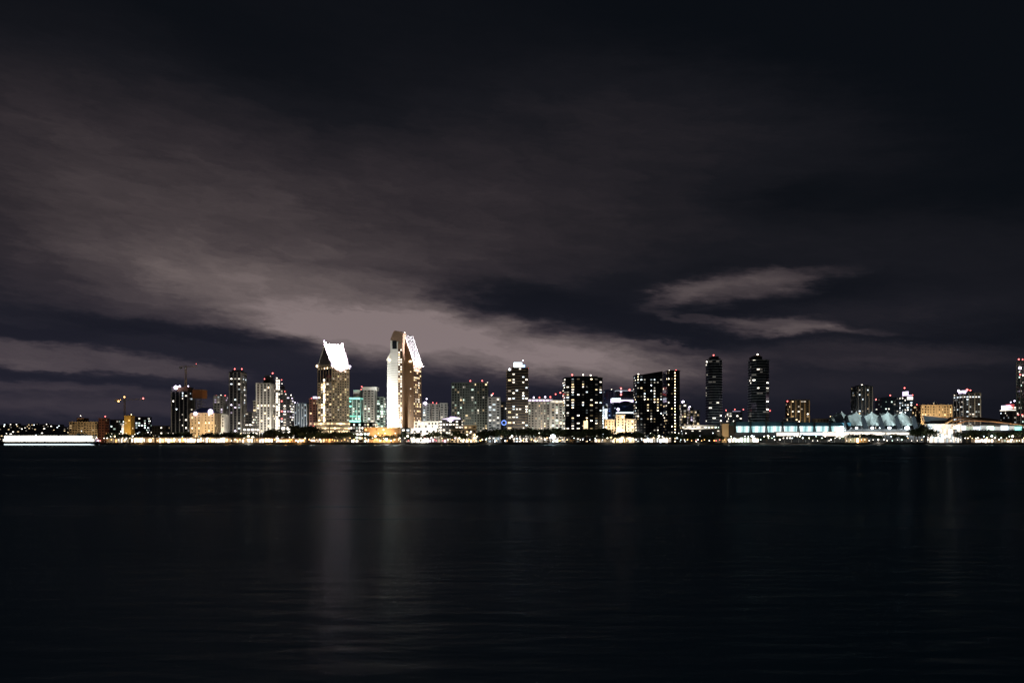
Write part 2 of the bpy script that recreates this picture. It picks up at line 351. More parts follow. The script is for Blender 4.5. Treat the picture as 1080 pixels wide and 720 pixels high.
for k in range(18):
    b = MB(); z_ = Z(450) + (Z(398) - Z(450)) * k / 18; b.box(-a1 * .57, -a1 * .49, -.7, -.3, z_, z_ + 2.3, 'glow_n_3' if k % 4 else 'glow_w_2'); b.build('window', h1)
grid_on(h1, 0, 0, R(90), .6, b1 - .6, Z(452), Z(387), 3.1, 3.2, (.5, .42), .36, 'wwwn', (1, 1, 2), seed=4, limit=45)
b = MB(); b.box(-a1 - 5, 5, -6, b1 + 5, 0, Z(449), 'tan_wall'); b.box(-a1 - 3, 3, -4, b1 + 3, Z(449), Z(444.5), 'tan_wall'); b.build('podium', h1)
for zz, hh in ((Z(456), 2.6), (Z(452), 1.5), (Z(447.5), 2.2)):
    off = 6.3 if zz < Z(449) else 4.3
    for k in range(12):
        xa = -a1 - off + 1.6 + (a1 + 2 * off - 3.2) * k / 12; ya = -off + 1 + (b1 + 2 * off - 3) * k / 12; mt = 'glow_w_%d' % (2, 1, 2, 3, 2, 1, 2)[(k * 3 + int(zz)) % 7]
        b = MB(); b.box(xa, xa + 1.9, -off - .1, -off + .2, zz, zz + hh, mt); b.build('window', h1)
        b = MB(); b.box(off - 1.2, off - .9, ya, ya + 2.4, zz, zz + hh, mt); b.build('window', h1)
for k in range(5):                                          # roof lamps on brackets along the eave
    yy = -.5 + (b1 + 1) * (k + .5) / 5
    b = MB(); b.bar((.3, yy, ev - 5), (4.2, yy, ev - 5.5), .15, 'dark_metal'); b.box(3.6, 4.8, yy - .6, yy + .6, ev - 5.6, ev - 4.6, 'pale_metal'); b.build('lamp_bracket', h1)
    spot(to_world(h1, (4.4, yy, ev - 4.2)), to_world(h1, (-a1 * .25, yy, (ev * .45 + rg * .55))), 3200, (1, .96, 1), 150, .5, .4)
for yy in (0, b1):
    o = link('beacon', beacon_mesh('glow_p_3', 1.3), h1, (1.5, yy, ev - 1.5))
link('beacon', beacon_mesh('glow_w_3', 1.6), h1, (-a1, -1.2, ev)); link('beacon', beacon_mesh('glow_p_3', .9), h1, (-a1 / 2, -1, rg + 4.6))
q = to_world(h1, (95, 12, 26)); spot(q, to_world(h1, (-a1 * .3, b1 / 2, ev * .25 + rg * .75)), 28000000, (1, .78, .92), 14, .6, 1.)
q = to_world(h1, (-a1 / 2, -40, 4)); spot(q, to_world(h1, (-a1 / 2, 0, 60)), 70000, TONE['n'], 90, .8, 1)
q = to_world(h1, (38, b1 / 2, 6)); spot(q, to_world(h1, (0, b1 / 2, 62)), 420000, TONE['w'], 95, .8, 1)

# second: near corner at px 436
Y2 = 1160.; th2 = 18; s2 = Y2 / F
a2 = 29 * s2 / math.cos(R(th2)); b2 = 25.4
h2 = empty('white_roofed_hotel', (wx(436, Y2), Y2, GROUND), R(-th2), 'tallest hotel tower with one brilliant white side, brown wall and slanted white roof', 'hotel tower', 'pair of white-topped hotel towers')
Z = lambda py, Y=Y2: wz(py, Y) - GROUND
X = lambda px: (px - 436) * s2 / math.cos(R(th2))
b = MB()
b.xzprism([(X(407), -.5), (X(422), -.5), (X(422), Z(352.5)), (X(418), Z(353)), (X(414), Z(366)), (X(407), Z(378))], 0, b2, 'white_wall'); b.build('wall', h2)
b = MB(); b.xzprism([(X(422) + .01, -.5), (0, -.5), (0, Z(382)), (X(427), Z(354)), (X(422) + .01, Z(352.5))], .02, b2 - .02, 'umber_wall'); b.build('wall', h2)
b = MB(); b.box(X(414), X(422.2), -9, .01, 0, Z(358.5), 'white_wall'); b.box(X(422.2) + .01, X(427), -9, .01, 0, Z(362), 'umber_wall')
b.build('lift_shaft', h2)
b = MB(); b.xzprism([(X(414) - .3, Z(358.5)), (X(427.5), Z(362)), (X(427.5), Z(352)), (X(425.5), Z(350)), (X(418.5), Z(348.6)), (X(417), Z(350.5))], -9.3, 1, 'umber_wall'); b.build('crown_cap', h2)
b = MB(); b.box(X(416.2), X(420.8), -9.4, -8.9, Z(368), Z(359.5), 'dark_glass'); b.build('window', h2)
b = MB(); rz0, rz1 = Z(381.5), Z(352)
b.add([(.9, -1.5, rz0 - 1), (.9, b2 + 1, rz0 - 1), (X(426.5), b2 + 1, rz1), (X(426.5), -1.5, rz1), (.3, -1.5, rz0 - 1.6), (.3, b2 + 1, rz0 - 1.6), (X(426.2), b2 + 1, rz1 - 1.4), (X(426.2), -1.5, rz1 - 1.4)],
      [(0, 1, 2, 3), (7, 6, 5, 4), (0, 3, 7, 4), (1, 5, 6, 2), (0, 4, 5, 1), (3, 2, 6, 7)], 'pale_metal')
for k in range(1, 12):
    yy = -1.5 + (b2 + 2.5) * k / 12; b.bar((1., yy, rz0 - 1), (X(426.5), yy, rz1 + .1), .18, 'pale_metal')
b.build('roof', h2)
b = MB()  # dark bars again, imitating the dimmer gaps between roof floodlights
for k in range(1, 6): yy = -1.5 + (b2 + 2.5) * k / 6; b.bar((1.1, yy, rz0 - .8), (X(426.5) + .2, yy, rz1 + .5), .8, 'charcoal_wall')
b.build('roof_shade_bar', h2)
b = MB(); b.add([(X(407) - .5, -.8, Z(379)), (X(414.5), -.8, Z(365.4)), (X(414.5), b2 + .5, Z(365.4)), (X(407) - .5, b2 + .5, Z(379)), (X(407) - .5, -.8, Z(378)), (X(414.5), -.8, Z(364.6)), (X(414.5), b2 + .5, Z(364.6)), (X(407) - .5, b2 + .5, Z(378))],
               [(0, 1, 5, 4), (4, 5, 6, 7), (3, 2, 1, 0), (3, 7, 6, 2), (0, 4, 7, 3)], 'white_wall'); b.build('side_roof', h2)
for px, py, tn, r in ((410.5, 379, 'w', 2.0), (433, 381, 'w', 1.9), (427, 350.5, 'n', .8), (418, 348.6, 'r', .5), (444, 382, 'n', .9)):
    yy = -1.6 if px < 440 else b2
    b = MB(); b.ball((X(px) if px < 440 else 1.2, yy, Z(py)), r, 'glow_%s_3' % tn, sq=(1, .5, .6)); b.build('beacon', h2)
grid_on(h2, 0, -9.12, 0, X(422.4), X(427), Z(452), Z(368), 2.3, 3.1, (.6, .6), .5, 'nnw', (1, 2, 2), seed=8, limit=40)
grid_on(h2, 0, 0, R(90), .6, b2 - .6, Z(452), Z(384), 4.2, 3.1, (.62, .55), .42, 'wwn', (1, 1, 2, 2), seed=9, limit=50)
grid_on(h2, 0, 0, 0, X(431.5), X(434.5), Z(452), Z(388), 4., 3.1, (.35, .45), .16, 'wn', (1, 2), seed=10, limit=9, dark=None)
b = MB()                                                    # shallow floor lines on the lit side
for k in range(33): b.box(X(407) - .1, X(414) - .05, -.18, -.02, 4 + k * 3.1, 4.35 + k * 3.1, 'concrete'); b.box(X(414) + .3, X(422), -9.15, -8.98, 4 + k * 3.1, 4.3 + k * 3.1, 'concrete')
b.build('floor_line', h2)
for k in range(5):
    yy = -.5 + (b2 + 1) * (k + .5) / 5
    b = MB(); b.bar((.3, yy, rz0 - 4), (4.2, yy, rz0 - 4.5), .15, 'dark_metal'); b.box(3.6, 4.8, yy - .6, yy + .6, rz0 - 4.6, rz0 - 3.6, 'pale_metal'); b.build('lamp_bracket', h2)
    spot(to_world(h2, (4.4, yy, rz0 - 3.4)), to_world(h2, (X(431), yy, (rz0 * .45 + rz1 * .55))), 3800, (1, .97, 1), 150, .5, .4)
q = to_world(h2, (110, 10, 12)); spot(q, to_world(h2, (X(431), b2 * .5, rz0 * .45 + rz1 * .55)), 10000000, (1, .9, .97), 17, .5, 1.)
q = to_world(h2, (X(407) - 10, -34, 3)); spot(q, to_world(h2, (X(413), -4, 42)), 1400000, (.97, 1, .93), 84, .8, 1)
q = to_world(h2, (X(416), -42, 3)); spot(q, to_world(h2, (X(417), -9, 20)), 300000, (.97, 1, .93), 70, .9, 1)
q = to_world(h2, (14, -42, 5)); spot(q, to_world(h2, (X(432), 0, 55)), 45000, TONE['w'], 70, .9, 1)
q = to_world(h2, (45, b2 / 2, 5)); spot(q, to_world(h2, (0, b2 / 2, 62)), 130000, TONE['n'], 95, .8, 1)

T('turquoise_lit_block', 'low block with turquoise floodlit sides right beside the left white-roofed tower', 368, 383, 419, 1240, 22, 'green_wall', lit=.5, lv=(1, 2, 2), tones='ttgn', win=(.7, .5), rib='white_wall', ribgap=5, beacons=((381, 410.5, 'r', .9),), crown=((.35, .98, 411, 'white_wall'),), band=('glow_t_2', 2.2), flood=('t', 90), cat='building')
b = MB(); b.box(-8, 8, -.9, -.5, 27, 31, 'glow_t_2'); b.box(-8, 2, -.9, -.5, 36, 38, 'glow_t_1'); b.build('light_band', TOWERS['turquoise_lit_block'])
T('overhang_tower', 'pale grey tower with a wide flat overhanging top between the two white-topped towers', 383.5, 397, 411, 1220, 20, 'concrete', lit=.22, lv=(1, 2), tones='ngn', rib='concrete', ribgap=5.5, crown=((-.1, 1.25, 408, 'white_wall', -.05, 1),), beacons=((381.5, 407.6, 'r', 1.0),), flood=('n', 150))
T('green_lit_block', 'green tinted block of lit windows tucked left of the tallest hotel tower', 397, 406.8, 419, 1260, 20, 'green_wall', lit=.6, lv=(1, 1, 2), tones='ggn', win=(.7, .6), flood=('g', 60), cat='building')
T('market_hall', 'low hall with green-white lights between the feet of the two white-topped towers', 369, 398, 446, 1120, 20, 'green_wall', lit=.75, lv=(1, 2, 3), tones='ngwn', win=(.6, .6), floor=3.6, bay=3.4, cat='building')
T('orange_podium', 'long low orange floodlit podium at the foot of the tallest hotel tower', 384, 423, 451.5, 1075, 16, 'sand_panel', lit=.1, lv=(2, 3), tones='ow', dark=None, flood=('w', 75, 24), cat='building')
T('bright_kiosk', 'bright white kiosk building under the orange podium near the waterfront', 370, 389, 456, 1045, 12, 'white_wall', lit=.9, lv=(3,), tones='gn', win=(.8, .6), bay=4, cat='building')
T('glass_podium', 'small blue-grey glass podium at the right foot of the tallest hotel tower', 423, 434, 452, 1085, 14, 'grey_glass', lit=.5, lv=(1, 2), tones='cn', win=(.7, .6), cat='building')
# middle low cluster
T('white_low_hotel', 'white low building with dark round openings right of the tallest hotel tower', 434, 462, 452.5, 1070, 18, 'white_wall', lit=.15, lv=(2, 3), tones='ng', win=(.4, .5), bay=7, floor=5, flood=('n', 150, 25), cat='building')
T('colonnade_building', 'white colonnaded building behind the low white building with dark openings', 437, 473, 445, 1130, 22, 'white_wall', lit=.6, lv=(1, 2, 3), tones='gnc', rib='white_wall', ribgap=4.2, win=(.5, .6), flood=('n', 150), cat='building')
T('pale_small_tower', 'small pale tower with a blue-white lit top right of the tallest hotel tower', 445.5, 454.5, 426, 1300, 18, 'concrete', lit=.2, lv=(1, 2), tones='nc', crown=((.0, .6, 424, 'glow_p_1'), ), beacons=((450, 420.5, 'p', 1.3), (448.5, 425, 'p', 2.2), (456.5, 424.5, 'r', .9)), flood=('c', 60), cat='building')
T('pale_box_block', 'plain pale box block with a red corner light right of the blue-topped small tower', 455, 464, 426.5, 1330, 18, 'concrete', lit=.12, lv=(1, 2), tones='nw', beacons=((460.5, 425, 'r', .8),), flood=('n', 60), cat='building')
T('pale_step_block', 'plain pale slab block just left of the dark green gridded tower', 464, 473, 425.5, 1310, 18, 'concrete', lit=.06, lv=(1,), tones='n', flood=('n', 55), cat='building')
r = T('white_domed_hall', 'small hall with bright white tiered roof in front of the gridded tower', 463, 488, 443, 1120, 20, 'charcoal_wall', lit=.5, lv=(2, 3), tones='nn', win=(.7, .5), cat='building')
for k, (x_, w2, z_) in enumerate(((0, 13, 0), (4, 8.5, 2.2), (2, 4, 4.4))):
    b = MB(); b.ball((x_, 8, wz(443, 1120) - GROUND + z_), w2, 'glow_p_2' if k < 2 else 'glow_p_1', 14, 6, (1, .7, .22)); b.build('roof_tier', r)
T('tan_stair_block', 'small tan block in front of the gridded tower, right of the white tiered hall', 489, 503, 449, 1110, 16, 'tan_wall', lit=.45, lv=(1, 2, 3), tones='wn', flood=('w', 25), cat='building')
ar = T('arched_pavilion', 'cream arched pavilion with a thin flag mast above the waterfront trees', 475, 503, 453.5, 1060, 12, 'tan_wall', lit=.5, lv=(1, 2, 3), tones='nw', win=(.6, .6), flood=('n', 40, 20), cat='building')
b = MB(); b.bar((-6, 2, 5), (-6, 2, 22), .2, 'pale_metal'); b.build('flag_mast', ar)
T('gridded_tower', 'wide dark green gridded slab tower with three red lights, right of the white-topped towers', 476.5, 514.5, 404, 1250, 28, 'green_wall', lit=.2, lv=(0, 1, 2), tones='gnw', win=(.78, .6), floor=3.6, bay=3.6, rib='green_wall', ribgap=3.6, clusters=1, beacons=((477, 404.5, 'n', .8), (496, 401.5, 'r', 1.2), (508.5, 401.5, 'r', 1.2), (514, 403.5, 'n', 1.)), flood=('n', 60))
T('framed_tower', 'narrow grey framed tower with red roof light right of the gridded slab tower', 514.8, 527.5, 419.5, 1180, 18, 'concrete', lit=.35, lv=(1, 2, 2), tones='cnc', rib='concrete', ribgap=7, win=(.6, .5), beacons=((518.5, 416.5, 'n', 1.), (520, 415, 'r', .9)), flood=('c', 45))
bl = T('blue_ring_block', 'dark low tower with a glowing blue ring light left of the tall blue-crowned tower', 527.6, 535.5, 424, 1200, 16, 'charcoal_wall', lit=.22, lv=(1, 2), tones='nw')
b = MB()
for k in range(16):
    t, t2 = 2 * math.pi * k / 16, 2 * math.pi * (k + 1) / 16; b.bar((3 * math.cos(t), -.5, 27 + 3 * math.sin(t)), (3 * math.cos(t2), -.5, 27 + 3 * math.sin(t2)), .7, 'glow_b_2')
b.build('ring_light', bl)
T('blue_crowned_tower', 'tall tower with striped balconies and a glowing blue-white crown near the centre', 540, 557, 387.5, 1150, 24, 'charcoal_wall', lit=.18, lv=(2, 2, 3), tones='nnc', slab='tan_wall', dark=None, win=(.7, .45), clusters=1, litbase=4, crown=((.12, .62, 381.5, 'glow_c_3'), (.62, .8, 384, 'glow_b_3')), beacons=((551.5, 380, 'p', 1.), (557, 388, 'r', .8)), flood=('n', 60))
T('lower_wing_tower', 'lower left wing with balconies attached to the tall blue-crowned tower', 534.2, 540.6, 391, 1157, 18, 'charcoal_wall', lit=.28, lv=(1, 2, 3), tones='nnw', slab='tan_wall', dark=None, beacons=((537.5, 389.5, 'c', 1.5), (536.6, 394, 'n', 1.6)), flood=('n', 30))
T('lit_crescent_block', 'broad cream block with a white lit roofline right of the blue-crowned tower', 556.5, 583, 421, 1190, 26, 'concrete', lit=.30, lv=(1, 1, 2), tones='nwng', rib='concrete', ribgap=5, band=('glow_p_2', 2.2), beacons=((563, 419, 'p', 1.4), (569, 419, 'r', 1.), (575, 418.5, 'p', 1.4), (580.5, 418.5, 'r', 1.2)), flood=('n', 60))
T('white_column_block', 'bright white columned block between the broad cream block and the black tower', 580.5, 593.5, 422.5, 1160, 20, 'white_wall', lit=.3, lv=(1, 2, 3), tones='nwg', rib='white_wall', ribgap=4.5, band=('glow_n_2', 1.6), beacons=((586, 415.5, 'r', 1.), (591, 414, 'r', 1.1)), flood=('n', 60))
T('black_tower', 'broad black tower peppered with white windows, left of the two joined black blocks', 593.5, 635.5, 398.2, 1100, 34, 'dark_glass', rot=4, kind='bow', lit=.42, lv=(0, 0, 1, 2, 2, 3), tones='nwnc', win=(.5, .42), bay=3.8, floor=3.1, dark='charcoal_wall', crown=((.18, .85, 396.3, 'dark_glass'),), beacons=((603.5, 395.2, 'r', 1.3), (615, 395.2, 'n', 1.1), (623, 395.6, 'n', 1.1)))
b = MB(); b.box(-1.6, 3.4, -1.0, 2, 15, 27, 'glow_w_2'); b.build('lobby_glazing', TOWERS['black_tower'])
T('blue_white_sliver_block', 'narrow block glowing blue-white directly right of the broad black tower', 635.8, 641, 428, 1160, 14, 'white_wall', lit=.9, lv=(2, 3), tones='c', win=(.8, .7), flood=('c', 40), cat='building')
T('dim_blue_tower', 'dim blue-grey tower with red light right of the broad black tower', 637, 647, 411.5, 1400, 22, 'grey_glass', lit=.16, lv=(0, 1), tones='cb', beacons=((640, 411.5, 'r', 1.), (645, 410.8, 'n', 1.)), flood=('b', 60))
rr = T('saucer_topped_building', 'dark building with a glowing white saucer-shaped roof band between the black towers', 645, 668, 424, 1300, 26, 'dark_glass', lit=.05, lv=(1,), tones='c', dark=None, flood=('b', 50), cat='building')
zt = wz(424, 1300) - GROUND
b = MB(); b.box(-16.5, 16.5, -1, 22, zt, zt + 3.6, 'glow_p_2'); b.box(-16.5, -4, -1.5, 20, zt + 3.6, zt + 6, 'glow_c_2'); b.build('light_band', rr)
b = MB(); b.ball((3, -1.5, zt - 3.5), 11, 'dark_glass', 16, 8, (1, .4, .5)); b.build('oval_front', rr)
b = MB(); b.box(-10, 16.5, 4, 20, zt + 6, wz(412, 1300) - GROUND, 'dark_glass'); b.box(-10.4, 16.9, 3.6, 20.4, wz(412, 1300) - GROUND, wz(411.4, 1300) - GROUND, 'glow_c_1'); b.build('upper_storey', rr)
for px, py, t_ in ((655, 409.5, 'r'), (655, 413, 'p'), (664, 411, 'r'), (655, 416, 'r')):
    link('beacon', beacon_mesh('glow_%s_3' % t_, 1.2), rr, Vector((wx(px, 1302), 1302, wz(py, 1302))) - rr.location)
T('white_edge_block', 'low dark block with a glowing white roof edge left of the slanted black blocks', 650, 668, 434, 1240, 18, 'dark_glass', lit=.1, lv=(1,), tones='c', band=('glow_c_2', 2.2), beacons=((652, 431.5, 'p', 1.9),), cat='building')
T('cream_mansion_wing', 'lowest left wing of the warm floodlit cream stepped mansion', 636.5, 648, 443, 1110, 16, 'tan_wall', lit=.25, lv=(2, 3), tones='wn', win=(.4, .5), flood=('w', 95, 26), cat='building')
T('cream_mansion', 'tallest central block of the warm floodlit cream stepped mansion', 648.2, 659, 438, 1114, 18, 'tan_wall', lit=.2, lv=(2, 3), tones='wn', win=(.4, .5), crown=((.2, .8, 436.5, 'tan_wall'),), flood=('n', 95, 26), cat='building')
T('cream_mansion_annex', 'right annex of the warm floodlit cream stepped mansion beside the black block', 659.2, 669, 442.5, 1108, 16, 'tan_wall', lit=.3, lv=(2, 3), tones='wn', win=(.4, .5), flood=('n', 85, 26), cat='building')
# slanted pair
k1 = T('black_block', 'left and wider of the two joined black blocks, with a slanting roof', 668, 699, 395.8, 1095, 28, 'dark_glass', lit=.36, lv=(0, 0, 1, 2, 2, 3), tones='nnwc', win=(.5, .42), bay=4., dark='charcoal_wall', beacons=((673.3, 394.6, 'n', 1.1),), clusters=1)
w_, _ = fit(668, 699, 1095, 'rect', 28, 0); zz = wz(395.8, 1095) - GROUND
b = MB(); b.xzprism([(-w_ / 2 + 3, zz), (w_ / 2, zz), (w_ / 2, zz + 5.5), (-w_ / 2 + 3, zz + .6)], 1, 25, 'dark_glass'); b.build('slanted_roof', k1)
T('black_block', 'taller of the two joined black blocks, with a single column of regular lights', 699.2, 717, 391.5, 1092, 30, 'dark_glass', lit=.12, lv=(0, 1, 2, 3), tones='nw', win=(.42, .45), bay=3.6, dark='charcoal_wall', cols=(2,), floor=3.6, crown=((.3, .95, 390, 'dark_glass'),), beacons=((706, 390.8, 'n', 1.1), (713, 390.5, 'r', 1.2)))
T('pale_stepped_block', 'tall left step of the pale stepped hotel right of the black blocks', 717, 724.5, 426, 1130, 20, 'white_wall', lit=.35, lv=(1, 2), tones='nw', win=(.5, .5), bay=3.2, crown=((.2, .9, 424, 'white_wall'),), beacons=((720.5, 423.8, 'p', 1.8),), flood=('n', 100), cat='building')
T('pale_stepped_block', 'middle step of the pale stepped hotel right of the black blocks', 724.6, 731, 430, 1128, 20, 'white_wall', lit=.35, lv=(1, 2), tones='nwp', win=(.5, .5), bay=3.2, beacons=((727.5, 429.5, 'p', 1.6), (729, 431, 'r', .8)), flood=('n', 80), cat='building')
T('pale_stepped_block', 'lowest right step of the pale stepped hotel right of the black blocks', 731.1, 738, 433, 1126, 20, 'white_wall', lit=.3, lv=(1, 2), tones='nw', win=(.5, .5), bay=3.2, flood=('n', 80), cat='building')
T('lit_terrace', 'low terrace building with warm roof lights behind the dark parking building', 718, 760, 449, 1100, 20, 'concrete', lit=.35, lv=(2, 3), tones='wng', win=(.7, .4), flood=('n', 40), cat='building')
T('parking_building', 'dark low parking building beside the brown pylon wall', 717, 759.5, 452.8, 1050, 22, 'charcoal_wall', lit=.12, lv=(2, 3), tones='nc', win=(.5, .3), floor=3, slab='charcoal_wall', dark=None, cat='building')
T('pylon_wall', 'plain brown pylon wall at the left end of the glass-bayed convention hall', 760, 768.5, 447.5, 1056, 8, 'tan_wall', lit=0, dark=None, flood=('w', 16, 22), cat='wall', group='convention hall frontage')
cr_dark = 'charcoal_wall'
T('slim_dark_tower', 'left and narrower of the two very slim dark towers, with a domed red-lit top', 744.5, 761.5, 379.5, 1180, 24, 'dark_glass', kind='oct', lit=.16, lv=(0, 0, 1, 2, 3), tones='nn', win=(.85, .42), slab='concrete', dark=None, crown=((.12, .88, 377.6, cr_dark), (.25, .75, 375.4, cr_dark)), beacons=((751, 376.5, 'n', 1.), (752.6, 374.5, 'r', 1.1), (745.3, 381.3, 'n', 1.)), flood=('c', 60))
T('slim_dark_tower', 'wider of the two very slim dark towers, with a lit rim round its top', 789.2, 811, 379.5, 1160, 26, 'dark_glass', kind='oct', lit=.16, lv=(0, 0, 1, 2, 3), tones='nn', win=(.85, .42), slab='concrete', dark=None, crown=((.08, .6, 375.6, cr_dark), (.2, .5, 374.4, 'brown_wall'), (.55, .85, 378.6, 'glow_n_3'), (.05, .35, 379, 'glow_n_2', .0, .4)), beacons=((799, 373.7, 'n', 1.3),), flood=('c', 80))
T('white_sign_block', 'small mid-rise with a bright white square facade between the two slim dark towers', 765, 783, 434.5, 1220, 20, 'charcoal_wall', lit=.4, lv=(1, 2, 3), tones='nn', win=(.6, .5), crown=((.35, .9, 433, 'glow_p_2'),), beacons=((765.8, 432.5, 'r', 1.), (775, 431.5, 'r', .9), (784, 431.6, 'r', .9), (767.5, 437, 'n', 1.1)), cat='building')
T('small_red_light_block', 'tiny dark block with red light right of the wider slim dark tower', 811, 822, 447, 1240, 20, 'charcoal_wall', lit=.15, lv=(1, 2), tones='nw', beacons=((812, 433, 'r', 1.),), cat='building')
T('red_topped_block', 'grey block with tan columns and red-lit roof, second tower right of the slim pair', 829, 853.5, 422, 1260, 24, 'charcoal_wall', lit=.25, lv=(1, 2, 3), tones='nnw', rib='tan_wall', ribgap=7, win=(.6, .45), beacons=((830.5, 423, 'r', 1.1), (837, 423, 'r', 1.), (846, 422, 'r', .8), (852, 422.7, 'r', 1.1)), flood=('w', 75))
T('low_left_block', 'low dim block at the foot of the red-topped grey block', 826, 842, 441, 1180, 20, 'concrete', lit=.3, lv=(1, 2), tones='nwc', cat='building')
T('low_dim_block', 'low dim block with one warm light left of the white tents', 856, 884, 442, 1250, 22, 'charcoal_wall', lit=.12, lv=(1, 2), tones='wn', beacons=((876, 439.3, 'w', 1.1),), cat='building')
T('dark_grey_tower', 'dark grey ribbed tower with two roof lights behind the white tents', 898, 920, 407.5, 1300, 26, 'grey_glass', lit=.13, lv=(0, 1, 2), tones='cnw', rib='concrete', ribgap=5, crown=((.2, .8, 405.8, 'charcoal_wall'),), beacons=((909, 406, 'n', 1.3), (916, 408.3, 'r', 1.1)), flood=('c', 42))
T('dark_green_block', 'dark green-tinted block with a red light behind the white tents', 923, 948, 420, 1320, 24, 'dark_glass', lit=.13, lv=(0, 1, 2), tones='ggn', beacons=((924, 421, 'r', 1.2), (939, 416.8, 'r', 1.2), (936.5, 422.6, 'g', .9), (938, 425, 'n', 1.)), crown=((.3, .9, 418.5, 'charcoal_wall'),), flood=('g', 22))
T('mast_tower', 'white-lit stepped tower with a bright spike behind the right end of the tents', 948.6, 963, 418, 1300, 22, 'grey_glass', lit=.35, lv=(1, 2, 3), tones='nc', crown=((.3, .5, 412, 'glow_p_2'), (.6, .98, 416, 'glow_p_2'), (.15, .95, 421.5, 'glow_n_2', -.03, .5)), beacons=((954, 409, 'r', 1.3), (962.5, 416.5, 'r', 1.)), flood=('c', 40))
T('wide_tan_hotel', 'wide warm floodlit tan hotel with a small roof dome, right of the tents', 962.5, 1004, 427.5, 1200, 26, 'tan_wall', lit=.22, lv=(1, 2), tones='ww', rib='tan_wall', ribgap=7.5, win=(.45, .5), bay=3.6, crown=((.42, .6, 425.5, 'white_wall'), (.02, .1, 426.5, 'brick_wall'), (.86, .96, 426, 'white_wall')), beacons=((985, 425.8, 'w', 1.2), (967, 426.5, 'r', .8), (1000, 426.5, 'n', .9)), flood=('w', 260), cat='hotel')
b = MB(); b.ball((2, 9, wz(424.5, 1200) - GROUND), 3.2, 'white_wall', 12, 6, (1, 1, .7)); b.build('dome', TOWERS['wide_tan_hotel'])
T('white_framed_block', 'dark block with white framed front, right of the wide tan hotel', 1006, 1034, 414.5, 1240, 26, 'charcoal_wall', lit=.24, lv=(0, 1, 2), tones='ncc', rib='concrete', ribgap=9, win=(.6, .45), rows=(-2,), crown=((.0, .16, 411.5, 'glow_p_3', -.02, .5), (.35, .7, 412, 'charcoal_wall')), beacons=((1011, 412, 'p', 1.6), (1020, 411, 'r', 1.5), (1023.5, 411.5, 'r', 1.2)), flood=('n', 70))
T('tiered_light_block', 'dark tiered block with bright white rooftop strips near the right edge', 1055, 1073, 431.5, 1300, 24, 'charcoal_wall', lit=.16, lv=(1, 2), tones='nc', crown=((-.02, .35, 427, 'glow_p_3'), (.5, .98, 428.4, 'glow_n_2'), (.55, .8, 425.5, 'glow_r_1')), beacons=((1070, 422.6, 'p', 1.4), (1066, 424, 'p', 1.)), band=('glow_n_2', 1.6), cat='building')
T('edge_tower', 'tall dark ribbed tower cut by the right edge of the picture', 1072.5, 1100, 380, 1150, 28, 'green_wall', lit=.13, lv=(1, 2), tones='nng', rib='concrete', ribgap=9, floor=3.6, crown=((.02, .5, 378.5, 'charcoal_wall'),), beacons=((1074.5, 378.8, 'r', 1.2), (1078.5, 379, 'r', 1.), (1075.8, 388, 'p', 1.8), (1076, 395, 'r', 1.1), (1079, 395.5, 'n', 1.1), (1074, 437, 'r', 1.), (1078, 437.4, 'r', 1.)), flood=('g', 30))
T('low_right_block', 'low dark block with few lights between the framed block and the tiered block', 1036, 1054, 447, 1280, 22, 'charcoal_wall', lit=.08, lv=(1, 2), tones='nc', cat='building')

# ------------------------------------------------------------------ cranes
def crane(label, px, base_z, top_py, jib0, jib1, jib_py, Y, lights):
    rt = empty('tower_crane', (wx(px, Y), Y, base_z), 0, label, 'crane', 'construction cranes')
    zt = wz(top_py, Y) - base_z; zj = wz(jib_py, Y) - base_z; b = MB(); r = .9
    for sx in (-r, r):
        for sy in (-r, r): b.bar((sx, sy, 0), (sx, sy, zj), .16, 'steel_yellow')
    n = int(zj / 3)
    for k in range(n):
        z0, z1 = zj * k / n, zj * (k + 1) / n
        for q in ((-r, -r, r, -r), (r, -r, r, r), (r, r, -r, r), (-r, r, -r, -r)):
            b.bar((q[0], q[1], z0), (q[2], q[3], z1), .09, 'steel_yellow')
    b.build('mast', rt)
    x0, x1 = wx(jib0, Y) - wx(px, Y), wx(jib1, Y) - wx(px, Y)
    def lattice(xa, xb, nm):
        b = MB(); b.bar((xa, -.6, zj), (xb, -.6, zj), .14, 'steel_yellow'); b.bar((xa, .6, zj), (xb, .6, zj), .14, 'steel_yellow'); b.bar((xa, 0, zj + 1.4), (xb, 0, zj + 1.4), .12, 'steel_yellow')
        n = max(2, int(abs(xb - xa) / 2.))
        for k in range(n):
            p, q = xa + (xb - xa) * k / n, xa + (xb - xa) * (k + 1) / n
            b.bar((p, -.6, zj), ((p + q) / 2, 0, zj + 1.4), .07, 'steel_yellow'); b.bar(((p + q) / 2, 0, zj + 1.4), (q, .6, zj), .07, 'steel_yellow')
        b.build(nm, rt)
    lattice(0, x1, 'jib'); lattice(x0, 0, 'counter_jib')
    b = MB(); b.box(x0 - 1, x0 + 2.4, -1, 1, zj - 2.2, zj + .2, 'concrete'); b.build('counterweight', rt)
    b = MB(); b.box(-1.2, 1.2, -2.4, -.9, zj - 2.4, zj, 'pale_metal'); b.build('cab', rt)
    b = MB(); b.bar((-.8, 0, zj), (0, 0, zt), .2, 'steel_yellow'); b.bar((.8, 0, zj), (0, 0, zt), .2, 'steel_yellow'); b.bar((0, 0, zt), (x1 * .7, 0, zj + 1.4), .08, 'dark_metal'); b.bar((0, 0, zt), (x0 * .9, 0, zj), .08, 'dark_metal'); b.build('apex', rt)
    for q, py, t_, r_ in lights: link('beacon', beacon_mesh('glow_%s_3' % t_, r_), rt, (wx(q, Y) - wx(px, Y), 0, wz(py, Y) - base_z))
    return rt
